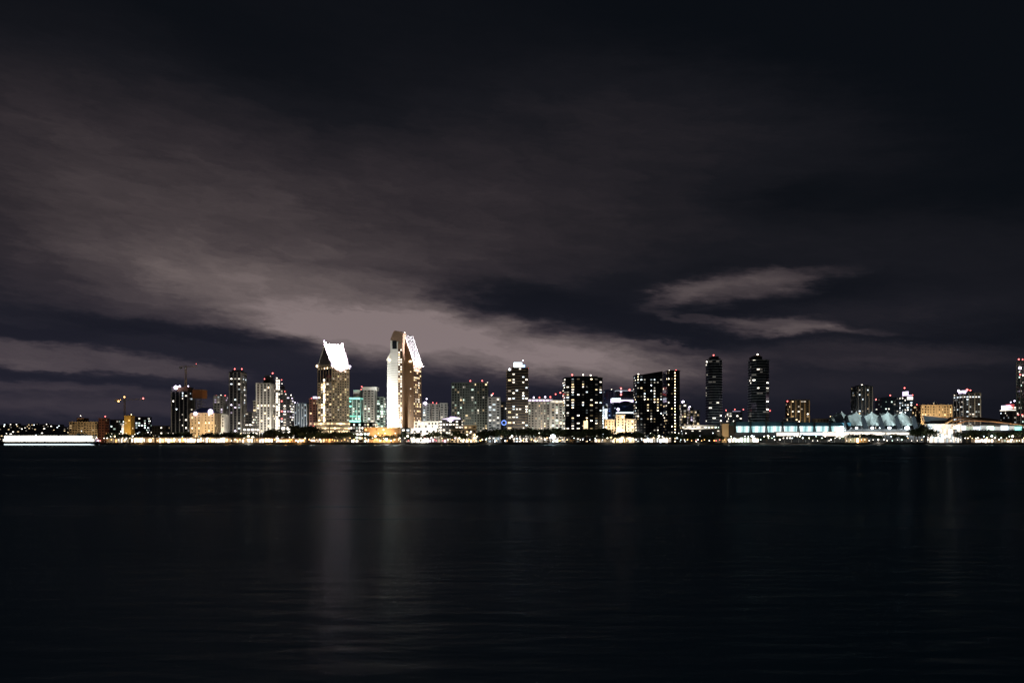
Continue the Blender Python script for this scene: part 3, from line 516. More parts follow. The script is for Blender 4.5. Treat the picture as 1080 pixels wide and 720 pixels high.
crane('tower crane with three lights standing left of the gold tower', 131.5, GROUND, 418, 122, 152, 421.5, 1240, ((125, 423, 'o', 1.2), (131.2, 418.5, 'o', 1.1), (151, 420, 'r', 1.1), (127, 421.6, 'o', .5)))
crane('dark tower crane rising from the top of the unfinished tower', 196, wz(408, 1165), 385, 190, 208, 387, 1165, ((190.5, 388, 'r', .5), (207, 383.6, 'r', .35)))

# ------------------------------------------------------------------ convention hall, tents, arena roof
YC = 1062.
def cz(py, Y=YC): return wz(py, Y) - GROUND
def cxp(px, root, Y=YC): return wx(px, Y) - root.location.x
hall = empty('convention_hall', (wx(830, YC), YC, GROUND), 0, 'long convention hall with glowing pale turquoise glass bays between slanted fins', 'convention hall', 'convention hall frontage')
b = MB(); b.box(cxp(766, hall), cxp(897, hall), 0, 60, 0, cz(448.6), 'charcoal_wall'); b.build('wall', hall)
b = MB(); b.xzprism([(cxp(768, hall), cz(448.6)), (cxp(897, hall), cz(448.8)), (cxp(897, hall), cz(445.6)), (cxp(772, hall), cz(444.4))], -2, 62, 'teal_roof'); b.build('roof', hall)
fins = [774.5, 790.7, 807.3, 824.4, 841, 857.8, 874, 890]
for i in range(7):
    x0, x1 = cxp(fins[i], hall) + 1.2, cxp(fins[i + 1], hall) - 1.2
    b = MB(); N = 9; zl, zh = cz(455.6), cz(449.4)
    for k in range(N):                                      # barrel-curved glass bay leaning outwards
        t0, t1 = k / N, (k + 1) / N
        xa, xb = x0 + (x1 - x0) * t0, x0 + (x1 - x0) * t1
        ya, yb = -1 - 4 * math.sin(math.pi * t0), -1 - 4 * math.sin(math.pi * t1)
        b.add([(xa, ya, zl), (xb, yb, zl), (xb, yb - 1.5, zh), (xa, ya - 1.5, zh), (xa, 0, zl), (xb, 0, zl), (xb, 0, zh), (xa, 0, zh)], [(0, 1, 2, 3), (3, 2, 6, 7), (1, 0, 4, 5)], ('bay_glass', 'bay_glass_bright', 'bay_glass_dim', 'bay_glass_bright', 'bay_glass')[(k * 3 + i * 2) % 5])
    b.build('glass_bay', hall, (0, -.5, 0))
    b = MB()
    for k in range(1, N): 
        t = k / N; xa = x0 + (x1 - x0) * t; ya = -1.6 - 4 * math.sin(math.pi * t); b.bar((xa, ya, zl), (xa, ya - 1.5, zh), .16, 'pale_metal')
    for q in (.36, .7): b.box(x0, x1, -6.4 - q, -6.2 - q, zl + (zh - zl) * q, zl + (zh - zl) * q + .2, 'pale_metal')
    b.build('mullion', hall)
for p in fins:
    b = MB(); b.add([(cxp(p, hall) + q, y, z) for q in (-.6, .6) for y, z in ((-9, cz(456.5)), (0, cz(456.5)), (0, cz(443)), (-3, cz(443.5)))], [(0, 1, 2, 3), (7, 6, 5, 4), (0, 3, 7, 4), (3, 2, 6, 7), (1, 5, 6, 2), (0, 4, 5, 1)], 'dark_metal'); b.build('fin', hall)
terr = empty('lit_terrace_canopy', (wx(880, 1040), 1040, GROUND), 0, 'long glowing white canopy strip in front of the convention hall and tents', 'canopy', 'convention hall frontage')
for x0, x1, y0, y1, t_ in ((820, 843, 456.0, 459.4, 'n'), (845, 869, 456, 458.6, 'c'), (869, 882, 455.2, 459.5, 'n'), (883, 899, 455.2, 461.0, 'n'), (899, 930, 455.6, 458.6, 'n'), (931, 962, 456, 458.2, 'n')):
    b = MB(); b.box(cxp(x0, terr, 1040), cxp(x1, terr, 1040), 0, 4, wz(y1, 1040) - GROUND, wz(y0, 1040) - GROUND, 'glow_%s_2' % t_); b.build('light_panel', terr)
b = MB(); b.box(cxp(818, terr, 1040), cxp(964, terr, 1040), -2, 8, wz(455.6, 1040) - GROUND + .05, wz(455.0, 1040) - GROUND + .05, 'pale_metal')
for k in range(20): xx = cxp(819 + k * 7.6, terr, 1040); b.bar((xx, -1.5, 0), (xx, -1.5, wz(455.6, 1040) - GROUND), .2, 'pale_metal')
b.build('canopy_roof', terr)
# tents
YT = 1085.
tent = empty('tent_pavilion', (wx(930, YT), YT, GROUND), 0, 'open pavilion roofed with a row of peaked pale grey fabric tents', 'pavilion', 'convention hall frontage')
TX = lambda px: wx(px, YT) - tent.location.x
TZ = lambda py: wz(py, YT) - GROUND
peaks = [891, 906.5, 923, 940, 955.5]; vals = [882.5, 898.7, 914.7, 931.5, 948, 975]
for i, p in enumerate(peaks):
    l, r_ = vals[i], vals[i + 1]; b = MB(); U, V = 10, 6; vs = []; fs = []
    for v in range(V + 1):
        for u_ in range(U + 1):
            left = u_ <= 5; k = u_ / 5 if left else (10 - u_) / 5
            px = l + (p - l) * k if left else r_ + (p - r_) * k
            vy = 438.8 if (left or i < 4) else 446.2
            top = vy + (434.0 - vy) * k ** 1.35
            bot = 448.9 - .9 * abs(math.sin(2 * math.pi * k))
            vv = v / V; py = top + (max(bot, vy + 1.2) - top) * vv
            vs.append((TX(px), 10 - 15 * vv + 2.2 * math.sin(math.pi * vv) * (1 - .5 * k), TZ(py)))
    for v in range(V):
        for u_ in range(U):
            q = v * (U + 1) + u_; fs.append((q, q + 1, q + U + 2, q + U + 1)[::-1])
    b.add(vs, fs, 'canvas')
    vb = [(x, y + .25, z - .15) for x, y, z in vs]; b.add(vb, [f[::-1] for f in fs], 'canvas')
    back = [(x, 34 - y, z) for x, y, z in vs]; b.add(back, [f[::-1] for f in fs], 'canvas')
    b.build('tent_roof', tent)
    b = MB(); b.bar((TX(p), 10, 0), (TX(p), 10, TZ(433.2)), .35, 'pale_metal'); b.build('mast', tent)
for p in (890, 907.5, 925, 942.5, 960):
    b = MB(); b.xzprism([(TX(p) - 3, TZ(440)), (TX(p) - .4, TZ(437.6)), (TX(p + 4.4), TZ(451.5)), (TX(p + .6), TZ(452.5)), (TX(p - 1.6), TZ(447))], -12, -8.6, 'dark_glass'); b.build('support_fin', tent)
b = MB(); b.box(TX(884), TX(972), -6, 34, 0, TZ(452.4), 'charcoal_wall'); b.build('deck', tent)
for px, r_ in ((901, 1.6), (917.5, 1.9), (935.5, 2.2), (954, 3.0), (895, 1.2), (911, 1), (925.5, 1), (946, 1.2)):
    b = MB(); b.ball((TX(px), -7, TZ(451.2)), r_, 'glow_c_3', sq=(1, .5, .7)); b.build('deck_light', tent)
for px in (890, 910, 930, 950, 968): spot((wx(px, 1046), 1046, 9), (wx(px, 1085), 1085, wz(441, 1085)), 125000, (.86, 1, 1), 80, .8, .8)  # spots added in front to brighten the tent fabric
# arena roof on the right
YA = 1085.
arena = empty('arched_roof_hall', (wx(1020, YA), YA, GROUND), 0, 'hall under long copper-coloured arched roof bands above a brilliant white entrance', 'exhibition hall', 'convention hall frontage')
AX = lambda px: wx(px, YA) - arena.location.x
AZ = lambda py: wz(py, YA) - GROUND
b = MB(); b.box(AX(980), AX(1082), 6, 50, 0, AZ(447), 'charcoal_wall'); b.build('wall', arena)
def arch_pts(px0, px1, yl, yr, rise, peak):
    out = []
    for k in range(25):
        t = k / 24; px = px0 + (px1 - px0) * t; s_ = (t / peak) if t < peak else (1 - t) / (1 - peak)
        out.append((AX(px), AZ(yl + (yr - yl) * t - rise * math.sin(s_ * math.pi / 2))))
    return out
for i, (px0, px1, yl, yr, rise, yy, th_) in enumerate(((996, 1082, 447.3, 447.2, 8.4, 8, 1.5), (999, 1082, 448, 448.0, 6.9, 2, 1.2), (1003, 1082, 448.8, 448.6, 5.4, -3, .9))):
    p = arch_pts(px0, px1, yl, yr, rise, .26); N = len(p); b = MB()
    vs = [(x, yy, z) for x, z in p] + [(x, yy + 8 + 20 * (i == 0), z) for x, z in p] + [(x, yy, z - th_) for x, z in p] + [(x, yy + 8 + 20 * (i == 0), z - th_) for x, z in p]
    fs = []
    for k in range(N - 1): fs += [(k, k + 1, N + k + 1, N + k), (2 * N + k + 1, 2 * N + k, 3 * N + k, 3 * N + k + 1), (k, 2 * N + k, 2 * N + k + 1, k + 1), (N + k + 1, 3 * N + k + 1, 3 * N + k, N + k)]
    fs += [(0, N, 3 * N, 2 * N), (N - 1, 3 * N - 1, 4 * N - 1, 2 * N - 1)]
    b.add(vs, fs, 'copper_roof'); b.build('arched_roof', arena)
b = MB(); b.xzprism([(AX(975.5), AZ(441)), (AX(979), AZ(447)), (AX(997), AZ(447)), (AX(1003), AZ(441)), (AX(996), AZ(439.4)), (AX(977), AZ(438))], 7, 9, 'grey_glass'); b.build('prow_glass', arena)
b = MB(); b.bar((AX(975), 6, AZ(437.6)), (AX(978.6), 6, AZ(449)), .9, 'copper_roof'); b.bar((AX(975), 6, AZ(437.6)), (AX(1003), 6, AZ(440.5)), .5, 'copper_roof'); b.build('prow_frame', arena)
b = MB(); rs = random.Random(2)
for i in range(14):
    for j in range(4): b.box(AX(980 + i * 2.4) + .1, AX(982.4 + i * 2.4) - .1, -2, 4, AZ(447.6) * j / 4 + .1, AZ(447.6) * (j + 1) / 4 - .1, rs.choice(('glow_n_2', 'glow_n_1', 'glow_c_1', 'glow_n_2')))
b.box(AX(978), AX(1013), -3, 5, AZ(447.6), AZ(446.9), 'pale_metal')
b.build('entrance_glazing', arena)
b = MB()
for k in range(14): b.bar((AX(980 + k * 2.4), -2.3, 0), (AX(980 + k * 2.4), -2.3, AZ(447.6)), .22, 'pale_metal')
b.build('entrance_column', arena)
for k in range(9):
    px = 1013 + k * 7.4; b = MB(); t_ = 'cgccgccct'[k]; b.box(AX(px), AX(px + 6), 1, 4, AZ(453.4), AZ(448.6 + (k % 3) * .5), 'glow_%s_%d' % (t_, 1 if k % 2 else 2)); b.build('window', arena)
b = MB()
for k in range(18):
    t, t2 = math.pi * k / 18, math.pi * (k + 1) / 18
    for r_ in (6.2, 4.4): b.bar((AX(1020.5) + r_ * math.cos(t), -5, AZ(453) + r_ * math.sin(t)), (AX(1020.5) + r_ * math.cos(t2), -5, AZ(453) + r_ * math.sin(t2)), .3, 'pale_metal')
for k in range(7): t = math.pi * k / 6; b.bar((AX(1020.5), -5, AZ(453)), (AX(1020.5) + 6.2 * math.cos(t), -5, AZ(453) + 6.2 * math.sin(t)), .16, 'pale_metal')
b.build('round_window', arena)
for px in (1000, 1018, 1036, 1056, 1074): spot((wx(px, 1072), 1072, wz(450, 1072)), (wx(px + 2, 1092), 1092, wz(440, 1092)), 5200, (1, .72, .42), 140, .7, .8)
for px in (986, 1002): point((wx(px, 1060), 1060, 12), 9000, (1, .97, .9), 1.)

# ------------------------------------------------------------------ low waterfront glow rows
def glowrow(label, x0, x1, Y, py, tone, lv=3, name='quay_glowrow'):  # invented low rows; their openings carry the band of traffic and lamp light
    rt = empty(name, (wx((x0 + x1) / 2, Y), Y, GROUND), 0, label, 'glowrow', 'low glow rows along the waterfront')
    w = (x1 - x0) / F * Y; h = w / 2; H = wz(py, Y) - GROUND
    b = MB(); b.box(-h, h, 0, 8, 0, H, 'tan_wall'); b.build('wall', rt)
    b = MB(); b.box(-h - .8, h + .8, -1.4, 9, H, H + .5, 'slate_roof'); b.build('roof', rt)
    n = max(3, int(w / 3.2))
    rs = random.Random(int(x0))
    for k in range(n):
        x = -h + w * (k + .5) / n; b = MB(); bw = w / n * rs.uniform(.2, .44)
        b.box(x - bw, x + bw, -.25, 0, rs.uniform(.3, 1.2), H - rs.uniform(.3, 1.9), 'glow_%s_%d' % (rs.choice(tone), rs.choice((lv, lv, lv - 1, lv - 2)))); b.build('window', rt)
    return rt
glowrow('added warm arcade on the quay at the bow of the white ferry', 112, 136, 1030, 461.8, 'wno', 2)
glowrow('added warm arcade on the quay, below the speckled dark block', 138, 163, 1022, 461.2, 'wnwo', 3)
glowrow('long added warm arcade on the quay, below the unfinished tower', 164.5, 206, 1020, 461.4, 'wwno', 3)
glowrow('added warm white arcade on the quay, below the tan blue-roofed hotel', 207.5, 244, 1022, 461.2, 'wnnw', 3)
glowrow('added warm white arcade on the quay, below the pale ribbed tower', 246, 288, 1020, 461.6, 'wwnw', 3)
glowrow('short dimmer added arcade on the quay, below the blue-grey slab block', 292, 322, 1024, 462.4, 'wno', 2)
glowrow('short added orange arcade on the quay, below the left white-roofed tower', 328, 352, 1026, 462.4, 'owno', 2)
glowrow('white arcade on the quay with violet-white lights below the gridded tower', 452, 474, 1028, 462, 'np', 2)
glowrow('small white kiosk row on the quay below the broad black tower', 627, 646, 1024, 462.6, 'nw', 2)
glowrow('bright white kiosk row on the quay below the two joined black blocks', 679, 708, 1024, 461.6, 'nwnc', 3)
glowrow('bright white and green kiosk row below the brown pylon wall', 768, 800, 1024, 461.2, 'ncg', 3)
glowrow('warm tan kiosk on the quay below the leftmost tents', 894, 915, 1020, 461.5, 'wo', 1)
glowrow('glowing quay kiosk row at the far right edge', 1028, 1048, 1020, 462.2, 'nn', 3)
glowrow('last glowing quay kiosk at the right edge of the picture', 1052, 1080, 1022, 462.6, 'wng', 2)

# ------------------------------------------------------------------ ferry
YF = 800.
fx0, fx1 = wx(5, YF), wx(107, YF); L = fx1 - fx0  # hull drawn out to the length of the moving ferry's light trail
fe = empty('passenger_ferry', ((fx0 + fx1) / 2, YF, 0), 0, 'passenger ferry stretched to its long brilliant white light trail at far left', 'ferry')
def hullring(h, z, wd, bow=1.):
    pts = []
    for k in range(25):
        t = k / 24; x = -h + 2 * h * t; wy = wd * (1 if t < .82 else max(.03, max(0., math.cos((t - .82) / .18 * math.pi / 2)) ** .8)) * (1 if t > .04 else .8)
        pts.append((x, wy))
    return pts
def hullmesh(h0, h1, z0, z1, wd, mat, nm):
    a, c = hullring(h0, z0, wd), hullring(h1, z1, wd); b = MB(); n = len(a)
    vs = [(x, -y, z0) for x, y in a] + [(x, -y, z1) for x, y in c] + [(x, y, z0) for x, y in a] + [(x, y, z1) for x, y in c]
    fs = [(k, k + 1, n + k + 1, n + k) for k in range(n - 1)] + [(2 * n + k + 1, 2 * n + k, 3 * n + k, 3 * n + k + 1) for k in range(n - 1)]
    fs += [(n + k, n + k + 1, 3 * n + k + 1, 3 * n + k) for k in range(n - 1)] + [(0, n, 3 * n, 2 * n)]
    b.add(vs, fs, mat); return b.build(nm, fe)
hullmesh(L / 2 - 2.5, L / 2 - 1.2, -.5, 3., 6, 'hull_navy', 'hull')
hullmesh(L / 2 - 2.2, L / 2 - 2.0, .45, 1.35, 6.12, 'glow_c_2', 'light_strip')
hullmesh(L / 2 - 1.0, L / 2 - .6, 3.0, 3.5, 6.3, 'white_wall', 'gunwale')
b = MB(); b.box(-L / 2 + 1, L / 2 - 4, -5, 5, 3.5, 6.1, 'white_wall'); b.build('main_cabin', fe)
b = MB(); b.box(-L / 2 + 2, L / 2 - 6, -4.4, 4.4, 6.3, 8.7, 'white_wall'); b.build('upper_cabin', fe)
b = MB(); b.box(-L / 2 + .5, L / 2 - 3, -5.8, 5.8, 6.08, 6.32, 'pale_metal'); b.build('promenade_deck', fe)
b = MB(); b.box(-L / 2 + 1.5, L / 2 - 5.5, -5.2, 5.2, 8.7, 9.0, 'pale_metal'); b.build('roof', fe)
b = MB(); b.box(L / 2 - 22, L / 2 - 14, -3, 3, 9., 10.6, 'white_wall'); b.box(L / 2 - 13.9, L / 2 - 13.7, -2.6, 2.6, 9.5, 10.4, 'dark_glass'); b.build('wheelhouse', fe)
for row, (z0, z1, yy, n, x_a, x_b) in enumerate(((3.7, 5.85, -5.05, 40, -L / 2 + 1.3, L / 2 - 4.3), (6.5, 8.5, -4.45, 38, -L / 2 + 2.3, L / 2 - 6.3))):
    for k in range(n):
        xa = x_a + (x_b - x_a) * k / n; xb = x_a + (x_b - x_a) * (k + .93) / n
        b = MB(); b.box(xa, xb, yy - .08, yy + .04, z0, z1, 'glow_n_3' if (k * 7 + row) % 9 else 'glow_n_2'); b.build('window', fe)
b = MB()
for z_, yy, xa, xb in ((3.5, -6., -L / 2 + .8, L / 2 - 8), (6.32, -5.6, -L / 2 + .8, L / 2 - 5), (9., -5, -L / 2 + 2, L / 2 - 24)):
    b.bar((xa, yy, z_ + 1), (xb, yy, z_ + 1), .04, 'pale_metal')
    for k in range(40): x_ = xa + (xb - xa) * k / 39; b.bar((x_, yy, z_), (x_, yy, z_ + 1), .03, 'pale_metal')
b.build('railing', fe)
b = MB(); b.bar((L / 2 - 18, 0, 10.6), (L / 2 - 18, 0, 13.), .12, 'pale_metal'); b.ball((L / 2 - 18, 0, 13), .35, 'glow_n_3'); b.build('mast', fe)
for k in range(3): b = MB(); b.ball((L / 2 - 3.5 + k * 1.1, -2 + k, 4.3 + (k == 0) * 2.5), .55, 'glow_%s_3' % 'npr'[k]); b.build('deck_lamp', fe)

# ------------------------------------------------------------------ sections of the waterfront, for the labels
SECT = [(0, 113, 'behind the white ferry'), (113, 145, 'below the slim gold tower'), (145, 180, 'left of the unfinished tower'), (180, 203, 'below the unfinished tower'),
        (203, 242, 'below the tan hotel with the blue roof'), (242, 268, 'just left of the pale ribbed tower'), (268, 296, 'below the pale ribbed tower'),
        (296, 334, 'below the blue-grey slab block'), (334, 369, 'below the left white-roofed hotel tower'), (369, 404, 'between the two white-topped towers'),
        (404, 436, 'below the tallest hotel tower'), (436, 476, 'below the colonnaded building'), (476, 515, 'below the wide gridded tower'),
        (515, 558, 'below the blue-crowned tower'), (558, 594, 'below the broad cream block'), (594, 636, 'below the broad black tower'), (636, 668, 'below the cream stepped mansion'),
        (668, 717, 'below the two joined black blocks'), (717, 760, 'below the parking building'), (760, 790, 'below the brown pylon wall'), (790, 840, 'below the hall\'s left glass bays'),
        (840, 884, 'below the hall\'s right glass bays'), (884, 930, 'below the left half of the tents'), (930, 975, 'below the right half of the tents'),
        (975, 1012, 'below the brilliant white entrance'), (1012, 1045, 'below the copper arched roof'), (1045, 1200, 'at the quay\'s right end')]
def sect(px):
    for a, c, s in SECT:
        if a <= px < c: return s
    return 'at the far left edge of the picture' if px < 0 else 'at the far right end of the quay'
ORD = 'first second third fourth fifth sixth seventh eighth ninth tenth eleventh twelfth thirteenth fourteenth fifteenth sixteenth seventeenth eighteenth nineteenth twentieth'.split()
def ordw(n): return ORD[n] if n < 20 else ('twenty-' + ORD[n - 20] if n < 29 else ('thirtieth' if n == 29 else ('thirty-' + ORD[n - 30] if n < 39 else ('fortieth' if n == 39 else 'forty-' + ORD[n - 40]))))
def ordinal_labels(items, fmt):
    """items: [(px, object, words)] -> the k-th from the left in its section"""
    by = {}
    for it in sorted(items, key=lambda t: t[0]): by.setdefault(sect(it[0]), []).append(it)
    for s, l in by.items():
        for k, (_, o, words) in enumerate(l):
            o['label'] = fmt % (words, ordw(k), s) if len(l) > 1 else '%s %s' % (words, s)

# ------------------------------------------------------------------ street lamps
def lamp_proto(tone, h, r, lvl=4):
    rt = empty('street_lamp', (0, 0, -500), 0, 'lamp', 'street lamp', 'lamps along the waterfront')
    b = MB(); b.bar((0, 0, 0), (0, 0, h), (.14, .08), 'dark_metal', 6); b.bar((0, 0, 0), (0, 0, .5), .25, 'dark_metal', 6); b.build('pole', rt)
    b = MB(); b.ball((0, 0, h + r * .6), r, 'glow_%s_%d' % (tone, lvl), sq=(1, 1, .8)); b.build('globe', rt)
    b = MB(); b.ball((0, 0, h + r * 1.35), r * .55, 'dark_metal', sq=(1, 1, .3)); b.build('cap', rt)
    return rt
WORD = {'w': 'warm yellow lamp', 'n': 'creamy white lamp', 'c': 'cold white lamp', 'o': 'orange lamp', 'g': 'greenish white lamp', 'r': 'reddish lamp', 'p': 'pale violet lamp'}
PROTO = {}; lamps = []
rl = random.Random(5)
def put_lamp(px, Y, tone, h, r, lvl=3, power=0):
    k = (tone, h, r, lvl)
    words = ('low ' if h < 4 else 'tall ' if h > 9 else '') + WORD[tone]
    if k not in PROTO: o = PROTO[k] = lamp_proto(tone, h, r, lvl); o.location = (wx(px, Y), Y, GROUND)
    else: o = copy_thing(PROTO[k], (wx(px, Y), Y, GROUND))
    if r >= 1.2 or lvl == 4: words = 'large ' + words
    lamps.append((px, o, words))
    if power: point((wx(px, Y), Y - 1.6, GROUND + h + .3), power, TONE[tone], .6)
def lamp_row(x0, x1, n, tones, hs=(3.2, 5, 7), rs_=(.45, .6, .8), Ys=(1004, 1018), pw=0, every=4, lvl=3):
    for k in range(n):
        px = x0 + (x1 - x0) * (k + rl.uniform(.1, .9)) / n
        put_lamp(px, rl.uniform(*Ys), rl.choice(tones), rl.choice(hs), rl.choice(rs_), lvl, pw if k % every == 0 else 0)
lamp_row(108, 145, 12, 'nwoc', pw=2500)
lamp_row(145, 300, 34, 'wwno', hs=(2.2, 3.2, 5), pw=3500, every=5)
lamp_row(300, 330, 9, 'wnno', hs=(2.2, 3.2, 5), pw=3500)
lamp_row(330, 400, 22, 'wnoo', hs=(2.2, 3.2, 5), pw=2600, every=5)
lamp_row(400, 470, 20, 'nwnr', hs=(2.2, 3.2, 5), pw=2200, every=6)
lamp_row(470, 530, 16, 'nwpo', hs=(2.2, 3.2, 5), pw=1800, every=6)
lamp_row(530, 600, 20, 'nwco', hs=(2.2, 3.2, 5), pw=1800, every=6)
lamp_row(600, 640, 6, 'nc', hs=(3.2, 5), rs_=(.45,), pw=0)
lamp_row(640, 720, 17, 'nwnc', hs=(3.2, 5), pw=1200, every=6)
lamp_row(720, 765, 12, 'nor', hs=(2.2, 3.2), rs_=(.45, .6), pw=900)
lamp_row(765, 850, 22, 'ncgn', hs=(3.2, 5, 7), pw=2200, every=5)
lamp_row(850, 980, 26, 'nwgn', hs=(2.2, 3.2, 5), pw=1800, every=5)
lamp_row(980, 1082, 26, 'nwgn', hs=(2.2, 3.2, 5), pw=2000, every=5)
put_lamp(583, 1008, 'c', 5.5, 2.7, 4, 9000); put_lamp(407.5, 1006, 'n', 3.2, 1.3, 4, 6000)
for px, t_ in ((262, 'w'), (396, 'c'), (430, 'n'), (540, 'n'), (695, 'n'), (793, 'c'), (810, 'n'), (888, 'n'), (998, 'n'), (1046, 'c'), (1068, 'n')): put_lamp(px, 1030, t_, 7, 1.2, 3, 1500)
# lamps further inland, seen between the trees and above them
lamp_row(140, 470, 40, 'nwcg', hs=(7, 11), rs_=(.6,), Ys=(1050, 1075)); lamp_row(470, 760, 30, 'nwcn', hs=(7, 11), rs_=(.45, .6), Ys=(1035, 1060)); lamp_row(760, 1078, 18, 'nwcg', hs=(7,), rs_=(.6,), Ys=(1030, 1036))
ordinal_labels(lamps, '%s, %s from the left %s')

# ------------------------------------------------------------------ trees
def tree_mesh(seed, h, w, squat=1.):
    rs = random.Random(seed); tr = MB(); cr = MB()
    tr.bar((0, 0, -.3), (.2, .1, h * .42), (.42, .26), 'bark', 7)
    lobes = []
    for k in range(6):
        a = 2 * math.pi * k / 6 + rs.uniform(-.4, .4); rr_ = w * rs.uniform(.22, .36); z = h * rs.uniform(.52, .74)
        e = (rr_ * math.cos(a), rr_ * math.sin(a), z); tr.bar((.2, .1, h * rs.uniform(.3, .42)), e, (.18, .07), 'bark', 5); lobes.append((e, w * rs.uniform(.17, .27)))
    lobes.append(((0, 0, h * .78), w * .26))
    for c, r_ in lobes:
        for _ in range(75):
            d = Vector((rs.gauss(0, 1), rs.gauss(0, 1), rs.gauss(0, 1))).normalized() * r_ * rs.random() ** .4
            p = Vector(c) + Vector((d.x, d.y, d.z * .75 * squat)); s = rs.uniform(.3, .75)
            n = Vector((rs.gauss(0, 1), rs.gauss(0, 1), rs.gauss(.5, 1))).normalized(); t = n.orthogonal().normalized(); q = n.cross(t)
            cr.add([p + t * s, p + q * s * .8, p - t * s * .9 + n * .15, p - q * s * .8], [(0, 1, 2, 3)], 'leaf')
    return tr.mesh('trunk'), cr.mesh('crown')
def palm_mesh(seed, h):
    rs = random.Random(seed); tr = MB(); cr = MB(); p = Vector((0, 0, -.3)); lean = Vector((rs.uniform(-.05, .05), rs.uniform(-.05, .05), 1))
    q = p + lean * h; tr.bar(p, q, (.32, .2), 'bark', 7)
    for k in range(22):
        a = 2 * math.pi * k / 22 * 2.4; up = rs.uniform(-.3, .9); d = Vector((math.cos(a), math.sin(a), 0)); L_ = rs.uniform(2, 2.9); prev = q.copy(); side = d.cross(Vector((0, 0, 1)))
        for s in range(4):
            t = (s + 1) / 4; nx = q + d * L_ * t + Vector((0, 0, up * L_ * t - 1.9 * t * t)); w0, w1 = .5 * (1 - s / 4.2), .5 * (1 - (s + 1) / 4.2)
            cr.add([prev + side * w0, prev - side * w0, nx - side * w1, nx + side * w1], [(0, 1, 2, 3)], 'palm_leaf'); prev = nx
    return tr.mesh('trunk'), cr.mesh('crown')
BROAD = [tree_mesh(s, 10, 11 + s % 3) for s in range(6)]; DOME = [tree_mesh(20 + s, 9, 15, .7) for s in range(2)]; PALM = [palm_mesh(s, 10 + s) for s in range(3)]
trees = []; rt_ = random.Random(9)
def put_tree(px, Y, h, kind='broad'):
    pool, h0, nm, wd, cat = {'broad': (BROAD, 9.6, 'broadleaf_tree', 'dark bushy tree', 'tree'), 'dome': (DOME, 8.4, 'round_tree', 'wide dark dome-shaped tree', 'tree'), 'palm': (PALM, 12, 'palm_tree', 'slim palm tree', 'palm tree')}[kind]
    a, c = rt_.choice(pool); s = h / h0
    o = empty(nm, (wx(px, Y), Y, GROUND), rt_.uniform(0, 6.3), wd, cat, 'trees along the waterfront'); o.scale = (s, s, s)
    link('trunk', a, o); link('crown', c, o)
    trees.append((px, o, ('tall ' if h > 12 else 'small ' if h < 7 else '') + wd))
def tree_row(x0, x1, n, py0, py1, Ys=(1032, 1048), palms=.08):
    for k in range(n):
        px = x0 + (x1 - x0) * (k + rt_.uniform(.2, .8)) / n; Y = rt_.uniform(*Ys); h = wz(rt_.uniform(py0, py1), Y) - GROUND
        if rt_.random() < palms: put_tree(px, Y, h * 1.25, 'palm')
        else: put_tree(px, Y, h)
tree_row(113, 180, 8, 455, 458.5); tree_row(180, 300, 16, 454.5, 458); tree_row(284, 298, 2, 451.5, 453); tree_row(310, 334, 4, 447.5, 450, (1052, 1060)); tree_row(300, 372, 10, 454, 457)
tree_row(372, 398, 3, 457, 460); put_tree(403, 1020, 9.5, 'dome'); put_tree(413, 1022, 9.5, 'dome'); tree_row(423, 440, 3, 455, 457.5); tree_row(440, 500, 8, 454, 459); put_tree(490, 1030, 11, 'dome')
tree_row(504, 530, 5, 451, 455); tree_row(534, 596, 12, 450.5, 453, (1040, 1055)); tree_row(596, 640, 7, 450, 456); tree_row(636, 672, 6, 453, 457); tree_row(672, 720, 5, 456.5, 460)
tree_row(718, 764, 6, 457, 460); tree_row(780, 884, 12, 457.5, 460.5, (1026, 1034)); tree_row(884, 960, 8, 456.5, 460, (1026, 1034)); tree_row(962, 982, 4, 449.5, 453, (1030, 1045)); tree_row(1004, 1082, 13, 452, 456, (1030, 1050), .12)
ordinal_labels(trees, '%s, %s from the left %s')

# ------------------------------------------------------------------ the setting: ground, seawall, hill, water
def structure(nm, b): return tag(b.build(nm), kind='structure')
b = MB(); b.add([(-9000, SHORE + 2, GROUND - .004), (9000, SHORE + 2, GROUND - .004), (9000, 14000, GROUND - .004), (-9000, 14000, GROUND - .004)], [(0, 1, 2, 3)], 'soil'); structure('ground', b)
b = MB(); b.add([(-1600, SHORE + 2, GROUND), (1600, SHORE + 2, GROUND), (1600, SHORE + 18, GROUND), (-1600, SHORE + 18, GROUND)], [(0, 1, 2, 3)], 'paving'); structure('promenade', b)
b = MB(); b.add([(-1600, SHORE + 60, GROUND + .004), (1600, SHORE + 60, GROUND + .004), (1600, SHORE + 68, GROUND + .004), (-1600, SHORE + 68, GROUND + .004)], [(0, 1, 2, 3)], 'asphalt'); structure('road', b)
b = MB(); rs = random.Random(3); n = 900
prof = [(-2.5, -1.), (-1.0, .3), (.4, 1.2), (1.6, GROUND + .25), (2.2, GROUND + .25), (2.3, GROUND - .3)]
vs = []
for k in range(n + 1):
    x = -1600 + 3200 * k / n
    for dy, z in prof: vs.append((x + rs.uniform(-.6, .6), SHORE + dy + rs.uniform(-.5, .5) * (z < 2), z + rs.uniform(-.3, .3) * (z < 2)))
m_ = len(prof)
b.add(vs, [(k * m_ + j, (k + 1) * m_ + j, (k + 1) * m_ + j + 1, k * m_ + j + 1) for k in range(n) for j in range(m_ - 1)], 'rubble'); structure('seawall_bank', b)
def hill_h(x, y):
    u = topx(x, y); r = max(0, min(1, (y - 2600) / 3200)); r = r * r * (3 - 2 * r)
    edge = max(0, min(1, (210 - u) / 120))
    return GROUND - .5 + (r * (105 + 10 * math.sin(u * .05) + 6 * math.sin(u * .13 + 1)) * (.35 + .65 * edge)) * (1 if u < 330 else max(0, 1 - (u - 330) / 60))
b = MB(); NX, NY = 110, 24; vs = []
